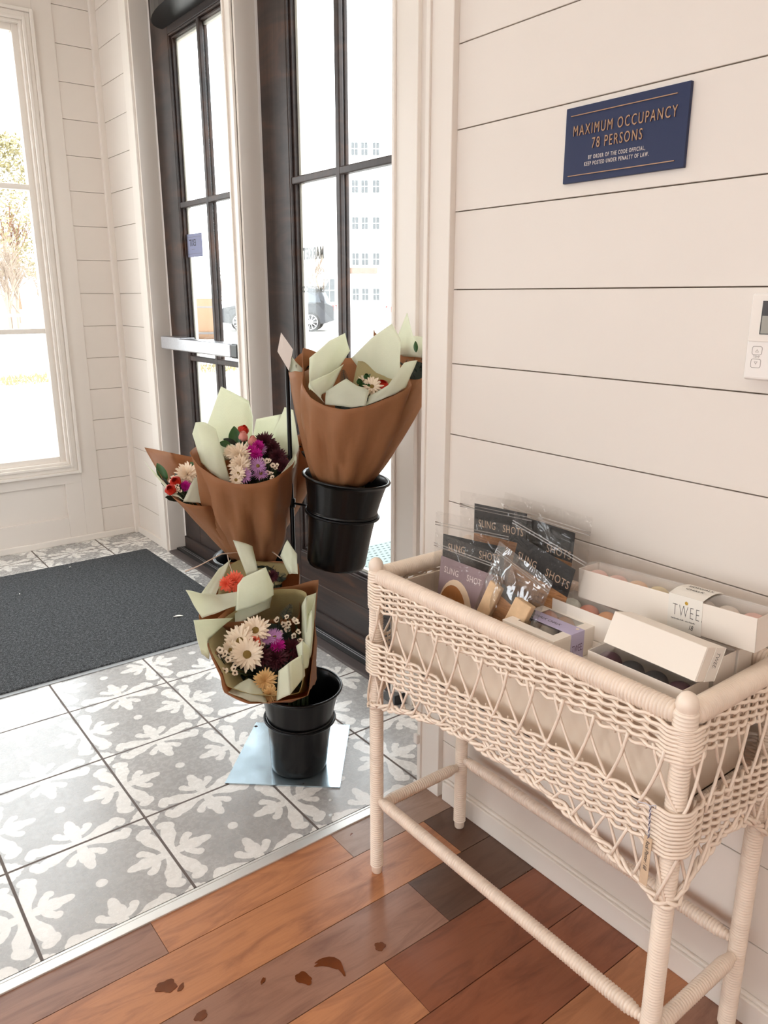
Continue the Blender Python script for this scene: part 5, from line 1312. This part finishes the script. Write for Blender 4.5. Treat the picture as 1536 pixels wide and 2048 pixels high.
m = MB(); m.obox(T1.P(0.86, 1, 0, (0, 0.0004, 0)), T1.a * 0.16, T1.b.normalized() * 0.0008, T1.c); m.obox(T1.P(1, 0.45, 0, (0.0016, 0, 0)), e1 * 0.0008, T1.b * 0.56, T1.c)
T1.fin(m.build('label_band', m_band))
T1.fin(text_mesh('lettering', 'TWEE.', 0.0150, m_inkd, None, T1.P(1, 0.60, 0.88, (0.0026, 0, 0)), -T1.c, T1.b, 0.00008, sx=0.62, bold=-0.0002))

# zip bags with sling shot cards
def zipbag(label, TL, TR, H_, lean, film, card=None, header=None, texts=(), puff=0.006, kind='dark', name='zip_bag'):
    TL, TR = Vector(TL), Vector(TR); xd = (TR - TL); W_ = xd.length; xd.normalize()
    dn = Vector((-lean, 0, -1)); dn = (dn - xd * dn.dot(xd)).normalized(); up = -dn; nz = xd.cross(up).normalized()       # nz towards the room
    if nz.x > 0: nz = -nz
    root = empty(name, TL + xd * W_ / 2 + dn * H_); tag(root, label, 'bag', 'zip bags of sling shots'); iv = inv_of(root)
    def fin(o): o.parent = root; o.matrix_parent_inverse = iv; return o
    def P(u, v, o=0.0): return TL + xd * (W_ * u) + dn * (H_ * (1 - v)) + nz * o
    rnd = random.Random(int(W_ * 9999))
    def sheet(sg):
        rows = []
        for j in range(17):
            v = j / 16; row = []
            for i in range(15):
                u = i / 14; p = math.sin(math.pi * u) ** 0.6 * math.sin(math.pi * min(1, v * 1.06)) ** 0.6 if 0 < v < 0.94 else 0
                row.append(P(u, v, sg * (puff * p + 0.0006) + 0.0010 * math.sin(9 * u + 5 * v) * (p > 0)))
            rows.append(row)
        return rows
    b = MB(); b.grid(sheet(1)); b.grid(sheet(-1)); fin(b.build('film', film, smooth=True))
    for v in (0.875, 0.898):
        b = MB(); b.tube([P(0.005 + 0.99 * i / 8, v, 0.0014) for i in range(9)], 0.0013, 6); fin(b.build('zip_ridge', m_zip, smooth=True))
    if card:
        u0, u1, v0, v1 = card
        def face(u0, u1, v0, v1, m_, o, nm, th=0.0006):
            b = MB(); b.obox(P(u0, v0, o), xd * W_ * (u1 - u0), up * H_ * (v1 - v0), nz * th); return fin(b.build(nm, m_))
        if kind == 'dark':
            vh = v1 - (v1 - v0) * header; face(u0, u1, v0, vh, m_wcard, -0.0004, 'wood_print_card'); face(u0, u1, vh, v1, m_hd, -0.0004, 'card_header')
        else:
            face(u0, u1, v0, v1, m_mauve, -0.0004, 'mauve_card')
            def disc(cu, cv, ru, rv, m_, o, nm, a0=0, a1=360):
                b = MB(); pts = [P(min(cu + ru * math.cos(R(a0 + (a1 - a0) * i / 28)), u1), cv + rv * math.sin(R(a0 + (a1 - a0) * i / 28)), o) for i in range(29)]
                b.poly(pts); return fin(b.build(nm, m_))
            disc(0.42, 0.30, 0.27, 0.33, m_ltan, 0.0006, 'printed_arc'); disc(0.38, 0.30, 0.22, 0.27, m_brn, 0.0009, 'printed_arc'); disc(0.36, 0.27, 0.145, 0.17, m_ltan, 0.0012, 'printed_arc')
            disc(0.35, 0.25, 0.08, 0.09, m_brn, 0.0015, 'printed_arc')
    for (body, u, v, size, m_) in texts:
        fin(text_mesh('lettering', body, size, m_, None, P(u, v, 0.0007), xd, up, 0.00008, sx=0.80, space=1.10, bold=0.0))
    return root, P, fin
zipbag('clear zip bag with black sling shots header standing rearmost left against the wall', (1.1800, 1.2564, 0.9240), (1.1800, 1.0384, 0.9384), 0.285, 0.05, m_film, (0.215, 0.93, 0.02, 0.80 + 0.12), 0.26, (('SLING', 0.28, 0.745, 0.0230, m_tan), ('SHOTS', 0.62, 0.745, 0.0230, m_tan)))
zipbag('clear zip bag with black header and SHOTS in copper, rearmost right against the wall', (1.2050, 1.1419, 0.9395), (1.2050, 0.9058, 0.9343), 0.290, 0.04, m_film, (0.08, 0.84, 0.02, 0.86), 0.26, (('SHOTS', 0.55, 0.66, 0.0250, m_tan),))
zipbag('clear zip bag with a black SLING header at the far end, behind the mauve card', (1.1000, 1.2485, 0.8907), (1.1000, 1.0250, 0.9109), 0.235, 0.10, m_film, (0.12, 0.95, 0.03, 0.80), 0.34, (('SLING', 0.20, 0.655, 0.0230, m_tan), ('SHOTS', 0.63, 0.655, 0.0230, m_tan)))
zipbag('clear zip bag with a mauve sling shot card, frontmost at the far end', (1.0350, 1.1751, 0.8719), (1.0350, 0.9855, 0.8728), 0.225, 0.10, m_film, (0.13, 0.93, 0.03, 0.80), None, (('SLING', 0.20, 0.66, 0.0190, m_lt), ('SHOT', 0.56, 0.66, 0.0190, m_lt)), kind='mauve')
zipbag('clear zip bag tilted to the right with a full SLING SHOTS header', (1.0900, 1.0018, 0.9507), (1.0900, 0.8193, 0.9118), 0.235, 0.05, m_film, (0.13, 0.90, 0.02, 0.80), 0.32, (('SLING', 0.18, 0.615, 0.0215, m_tan), ('SHOTS', 0.57, 0.615, 0.0225, m_tan)))
r_, P_, f_ = zipbag('puffed shiny zip bag holding a small wooden block, in front of the tilted one', (1.0400, 0.9944, 0.8968), (1.0300, 0.8488, 0.8579), 0.180, 0.16, m_film2, (0.30, 0.92, 0.10, 0.62), 0.25, (), puff=0.017)
b = MB(); b.obox(P_(0.60, 0.12, 0.006), (P_(0.88, 0.14, 0.006) - P_(0.60, 0.12, 0.006)), P_(0.66, 0.66, 0.006) - P_(0.60, 0.12, 0.006), (P_(0.6, 0.12, 0.014) - P_(0.6, 0.12, 0.0)))
f_(b.build('wooden_block', m_blk, bevel=0.002))
b = MB(); b.obox(P_(0.12, 0.10, 0.004), (P_(0.34, 0.10, 0.004) - P_(0.12, 0.10, 0.004)), P_(0.16, 0.60, 0.004) - P_(0.12, 0.10, 0.004), (P_(0.6, 0.12, 0.010) - P_(0.6, 0.12, 0.0)))
f_(b.build('wooden_block', m_blk, bevel=0.002))

# paper tag tied to the corner of the planter
m_tag = mat('tan_tag', srgb(210, 182, 152), 0.7, nscale=60, namp=0.05); m_str = mat('blue_white_string', srgb(200, 196, 204), 0.8); m_str2 = mat('navy_string', srgb(66, 66, 100), 0.8)
tg = empty('paper_tag', (0.922, 0.566, 0.52)); tag(tg, 'narrow tan paper tag hanging on striped string from the lower weave near the corner post', 'tag'); iv = inv_of(tg)
def ft(o): o.parent = tg; o.matrix_parent_inverse = iv; return o
tp, bp = Vector((0.9215, 0.5482, 0.5643)), Vector((0.9215, 0.5490, 0.4788))
yd_ = (tp - bp).normalized(); xd_ = Vector((0, -1, 0)); xd_ = (xd_ - yd_ * xd_.dot(yd_)).normalized(); LT = (tp - bp).length; TW = 0.0135
b = MB(); b.obox(bp - xd_ * TW / 2, xd_ * TW, yd_ * LT, Vector((-0.0008, 0, 0))); ft(b.build('tag_card', m_tag))
ft(text_mesh('handwriting', 'Rack Planter / 68', 0.0088, m_dk, None, tp - yd_ * 0.006 + Vector((-0.0012, 0, 0)) - xd_ * 0.0025, -yd_, xd_, 0.00005, sx=0.85, shear=0.25))
k0 = Vector((0.9215, 0.5504, 0.6173)); b = MB(); b2 = MB(); p1, p2 = [], []
for i in range(33):
    t = i / 32; q = k0.lerp(tp - yd_ * 0.004, t); a = t * 30
    p1.append(q + Vector((-0.0010 * math.cos(a), 0.0011 * math.sin(a), 0))); p2.append(q + Vector((0.0010 * math.cos(a), -0.0011 * math.sin(a), 0)))
b.tube(p1, 0.0008, 6); b.tube([Vector((0.9220, 0.5719, 0.6116)), Vector((0.9200, 0.5589, 0.6182)), k0, Vector((0.9200, 0.5408, 0.6245)), Vector((0.9200, 0.5410, 0.6191))], 0.0009, 6); b2.tube(p2, 0.0006, 6)
ft(b.build('string', m_str, smooth=True)); ft(b2.build('string', m_str2, smooth=True))

# ================================================================= outside, seen through the glass
m_conc = mat('pale_concrete', srgb(196, 192, 186), 0.85, nscale=2, namp=0.06, bump=0.1, bscale=40)
m_lawn = mat('dry_grass', srgb(150, 140, 104), 0.95, nscale=3, namp=0.2)
m_rubmat = mat('green_grey_matting', srgb(120, 132, 128), 0.8)
b = MB(); b.box(1.75, 9.0, -10, 30, -0.12, -0.03); b.box(-12, 1.75, 4.57, 12.0, -0.12, -0.03); tag(b.build('pavement', m_conc), kind='structure')
b = MB(); b.box(9.0, 120, -60, 140, -0.16, -0.05); b.box(-90, 9.0, 12, 140, -0.16, -0.05); tag(b.build('car_park', m_conc), kind='structure')
# perforated mat outside the near door
o = empty('outdoor_mat', (2.35, 2.6, -0.03)); tag(o, 'grey green perforated rubber mat lying outside the near glazed door', 'mat')
b = MB(); b.box(-0.50, 0.50, -0.95, 0.80, 0.001, 0.009); b.build('mat_slab', m_rubmat, o, bevel=0.002)
m_hole = mat('mat_hole', srgb(52, 58, 58), 0.9); b = MB()
for i in range(28):
    for j in range(48):
        x = -0.47 + i * 0.0345 + (0.017 if j % 2 else 0); y = -0.93 + j * 0.0362
        if x < 0.48: b.add([(x, y, 0.0094), (x + 0.016, y, 0.0094), (x + 0.016, y + 0.010, 0.0094), (x, y + 0.010, 0.0094)], [(0, 1, 2, 3)])
q = b.build('perforations', m_hole, o); q['kind'] = 'stuff'
# lawn strip
b = MB(); rnd = random.Random(5)
for k in range(5000):
    x = rnd.uniform(-6, 8); y = rnd.uniform(13.5, 15.0) + 0.03 * x; h = rnd.uniform(0.04, 0.12); a = rnd.uniform(0, 6.28); dx, dy = 0.02 * math.cos(a), 0.02 * math.sin(a)
    b.add([(x - dx, y - dy, -0.05), (x + dx, y + dy, -0.05), (x + dx * 2, y + dy, h - 0.05)], [(0, 1, 2)])
tag(b.build('grass_verge', m_lawn), 'dry grass verge beyond the pavement outside the windows', 'grass', kind='stuff')
# apartment building across the street
m_sid = mat('white_siding', srgb(226, 224, 220), 0.8); m_wing = mat('building_glass', srgb(62, 64, 66), 0.8, spec=0.2); m_brk = mat('brown_canopy', srgb(118, 92, 74), 0.8)
def house(label, c, ang, w, h, d, floors, cols, name='apartment_building', ww=0.42, wh=1.7):
    o = empty(name, c, ang); tag(o, label, 'building'); b = MB(); b.box(-w / 2, w / 2, 0, d, 0, h); b.build('wall', m_sid, o)
    b = MB(); b.box(-w / 2 - 0.4, w / 2 + 0.4, -0.4, d + 0.4, h, h + 0.4); b.build('roof', m_sid, o)
    for f in range(floors):
        for x in cols:
            z = 1.0 + f * (h - 0.8) / floors
            b = MB(); b.box(x - ww, x + ww, -0.06, -0.01, z, z + wh); q = b.build('window', m_wing, o)
            b = MB(); b.box(x - ww - .05, x + ww + .05, -0.09, -0.06, z + wh / 2 - .03, z + wh / 2 + .03); b.box(x - 0.02, x + 0.02, -0.09, -0.06, z, z + wh); b.build('window_bar', m_sid, q)
    return o
def look_ang(p): return math.atan2(p[1], p[0]) - math.pi / 2
pb = (11.8607, 16.9796, 0.0000)
def far(u_dir, dist): v = Vector(u_dir); v.z = 0; v.normalize(); return (v.x * dist, v.y * dist, -0.05)
D1 = Vector((0.5844, 0.8115, 1.3500)) - Vector((0, 0, 1.35)); c = far(D1, 95); o = house('white four storey apartment building with small windows across the street', c, look_ang(c), 24, 20.5, 10, 5, (-1.9, -0.6, 0.5, 1.8), ww=0.36, wh=1.3)
b = MB(); b.box(-1.8, 1.9, -1.2, 0, 4.0, 4.6); b.build('entrance_canopy', m_brk, o)
D1 = Vector((0.5362, 0.8441, 1.3500)) - Vector((0, 0, 1.35)); c = far(D1, 62); house('low white house behind the bare bush across the street', c, look_ang(c) + 0.2, 5, 4.5, 6, 1, (-1.5, 1.2), 'low_house')
# parked cars
m_car = mat('black_car_paint', srgb(46, 48, 54), 0.5); m_rim_ = mat('alloy_wheel', srgb(205, 205, 208), 0.3, 0.6); m_tyre = mat('tyre', srgb(40, 40, 42), 0.8); m_cgl = mat('car_glass', srgb(60, 66, 74), 0.1); m_redl = mat('red_tail_light', srgb(220, 30, 20), 0.3)
m_carw = mat('silver_car_paint', srgb(150, 152, 156), 0.3, coat=0.4)
def car(label, c, ang, paint, long_=4.8, hgt=1.78):
    o = empty('parked_car', c, ang); tag(o, label, 'car'); L = long_; b = MB()
    side = [(-L/2, .45), (-L/2, 1.0), (-L/2 + .25, 1.12), (-L/2 + .55, hgt - .08), (-L/2 + 1.3, hgt), (L/2 - 2.1, hgt - .03), (L/2 - 1.35, 1.15), (L/2 - .25, .95), (L/2, .7), (L/2, .40), (L/2 - .5, .32), (-L/2 + .4, .32)]
    rows = [[(x, y * (0.86 if z > 1.2 else 1), z) for (x, z) in side] for y in (-0.93, -0.88, 0.88, 0.93)]
    rows[0] = [(x * .985, y, z * .99 + .01) for (x, y, z) in rows[0]]; rows[3] = [(x * .985, y, z * .99 + .01) for (x, y, z) in rows[3]]
    b.grid([[tuple(p) for p in r] for r in rows], closed=True); b.poly([tuple(p) for p in rows[0]]); b.poly([tuple(p) for p in reversed(rows[3])]); b.build('car_body', paint, o, bevel=0.03)
    for sg in (-1, 1):
        b = MB(); b.poly([(-L/2 + .7, sg * .80, hgt - .15), (L/2 - 2.2, sg * .80, hgt - .12), (L/2 - 1.6, sg * .92, 1.18), (-L/2 + .5, sg * .92, 1.16)]); b.build('side_window', m_cgl, o, solid=0.03)
        for x in (-L/2 + .95, L/2 - .95):
            b = MB(); b.lathe([(0.20, -.12), (0.36, -.12), (0.385, -.09), (0.385, .09), (0.36, .12), (0.2, .12)], (x, sg * .86, .385), 24, 0, (0, 1, 0)); q = b.build('wheel', m_tyre, o, smooth=False)
            b = MB(); b.lathe([(0.30, .0), (0.275, .01), (0.275, -.01), (0.30, -.01)], (x, sg * .985, .385), 24, 0, (0, sg, 0)); b.lathe([(0.07, 0), (0.06, .02), (0.001, .02)], (x, sg * .985, .385), 12, 0, (0, sg, 0))
            for k in range(10):
                a = k * math.pi / 5; d = Vector((math.cos(a), 0, math.sin(a))); b.tube([Vector((x, sg * .985, .385)) + d * .05, Vector((x, sg * .985, .385)) + d * .285], 0.022, 5)
            b.build('wheel_rim', m_rim_, q)
        b = MB(); b.box(-L/2 - .01, -L/2 + .08, sg * .85 - .12 * (sg > 0), sg * .85 + .12 * (sg < 0), .85, 1.05); b.build('tail_light', m_redl, o)
D1 = Vector((0.4984, 0.8670, 1.3500)) - Vector((0, 0, 1.35)); c = far(D1, 34); car('dark parked car with pale alloy wheels seen through the near glazed door', c, look_ang(c) + math.pi - 0.15, m_car)
D1 = Vector((0.6726, 0.7400, 1.3500)) - Vector((0, 0, 1.35)); c = far(D1, 30); car('pale car end just visible at the right edge of the near door glass', c, look_ang(c) + 0.2, m_carw)
# trees and bushes beyond
m_bark = mat('pale_bark', srgb(158, 142, 128), 0.9); m_pine = mat('yellow_green_needles', srgb(146, 136, 100), 0.9); m_twig = mat('brown_twigs', srgb(150, 118, 98), 0.9)
def tree(label, c, h, spread, seed, evergreen, mt=None):
    rnd = random.Random(seed); o = empty('bare_tree' if not evergreen else 'evergreen_tree', c); tag(o, label, 'tree'); b = MB()
    def br(p, d, L, r, lv):
        q = p + d * L; b.tube([p, p.lerp(q, .5) + Vector((rnd.uniform(-.03, .03) * L, rnd.uniform(-.03, .03) * L, 0)), q], [r, r * .8, r * .6], 5)
        if lv == 0: return
        for k in range(4 if lv > 1 else 3):
            nd = (d + Vector((rnd.uniform(-1, 1), rnd.uniform(-1, 1), rnd.uniform(-.2, .7))) * spread).normalized(); br(p.lerp(q, rnd.uniform(.45, 1)), nd, L * rnd.uniform(.55, .75), r * .55, lv - 1)
    for k in range(3 if not evergreen else 1): br(Vector((rnd.uniform(-.4, .4), rnd.uniform(-.4, .4), 0)), Vector((rnd.uniform(-.2, .2), rnd.uniform(-.2, .2), 1)).normalized(), h * .38, h * .018, 4)
    b.build('trunk', mt or (m_bark if not evergreen else m_twig), o)
    if evergreen:
        b = MB()
        for k in range(4200):
            a = rnd.uniform(0, 6.28); z = h * rnd.uniform(.25, 1.0); rr = h * .30 * (1 - abs(z / h - .55) * 1.6) * math.sqrt(rnd.random()); s_ = h * rnd.uniform(.006, .016)
            p = Vector((rr * math.cos(a), rr * math.sin(a), z)); e = Vector((rnd.uniform(-1, 1), rnd.uniform(-1, 1), rnd.uniform(-1, 1))).normalized() * s_; f = e.orthogonal().normalized() * s_ * .6
            b.add([p - e, p + f, p + e, p - f], [(0, 1, 2, 3)])
        b.build('crown', m_pine, o)
def fdir(u): 
    return None
for (dv, dist, h, sp, seed, eg, lab) in (((0.2289, 0.9735, 1.3500), 48, 9.5, .5, 3, True, 'yellow green evergreen tree behind the fence outside the left window'),
    ((0.2168, 0.9762, 1.3500), 34, 4.6, .75, 4, False, 'pale bare tree in front of the evergreen outside the left window'),
    ((0.2502, 0.9682, 1.3500), 40, 3.6, .9, 6, False, 'low bare bush right of the pale tree outside the left window'),
    ((0.5310, 0.8474, 1.3500), 38, 4.6, .8, 8, False, 'bare bush above the dark car seen through the near door'),
    ((0.4482, 0.8939, 1.3500), 45, 4.0, .8, 9, False, 'bare bush seen through the far door above the parked things')):
    c = far(Vector(dv) - Vector((0, 0, 1.35)), dist); tree(lab, c, h, sp, seed, eg)
# white picket fence beyond the left window
o = empty('picket_fence', (0, 24, -0.05)); tag(o, 'white picket fence across the car park outside the left window', 'fence')
m_fw = mat('white_fence', srgb(214, 212, 208), 0.7); b = MB()
for k in range(70):
    x = -9 + k * 0.22; b.box(x, x + 0.10, 0, 0.03, 0.05, 1.05)
b.build('pickets', m_fw, o); b = MB(); b.box(-9, 6.4, 0.03, 0.07, 0.25, 0.33); b.box(-9, 6.4, 0.03, 0.07, 0.85, 0.93); b.build('fence_rail', m_fw, o)
# bench and planter barrels outside the far door
m_bar = mat('weathered_wood', srgb(150, 118, 92), 0.8)
D1 = Vector((0.4212, 0.9070, 1.3459)) - Vector((0, 0, 1.35)); c = far(D1, 28)
o = empty('wooden_barrel', (c[0], c[1], -0.05)); o.scale = (1.7, 1.7, 1.7); tag(o, 'weathered wooden barrel across the car park seen through the far glazed door', 'barrel'); b = MB()
b.lathe([(.24, 0), (.30, .22), (.31, .40), (.30, .55), (.25, .78), (.22, .78), (.22, .7), (.001, .7)], (0, 0, 0), 24, cap0=True); b.build('staves', m_bar, o, smooth=True)
for z in (.12, .62): b = MB(); b.lathe([(.275 if z < .3 else .287, -.02), (.29 if z < .3 else .29, 0), (.292 if z < .3 else .280, .02)], (0, 0, z), 24); b.build('hoop', m_vinyl, o, smooth=True)
# porch post close outside the far door
for (yy, lab) in ((3.98, 'white porch post outside, nearest the far door hinges'), (7.2, 'white porch post outside, further along the pavement')):
    o = empty('porch_post', (2.75, yy + 1.2, -0.03)); tag(o, lab, 'post', None); b = MB(); b.box(-.07, .07, -.07, .07, 0, 3.2); b.build('post_shaft', m_sid, o, bevel=.006)
    b = MB(); b.box(-.10, .10, -.10, .10, 0, .22); b.build('post_base', m_sid, o, bevel=.006)
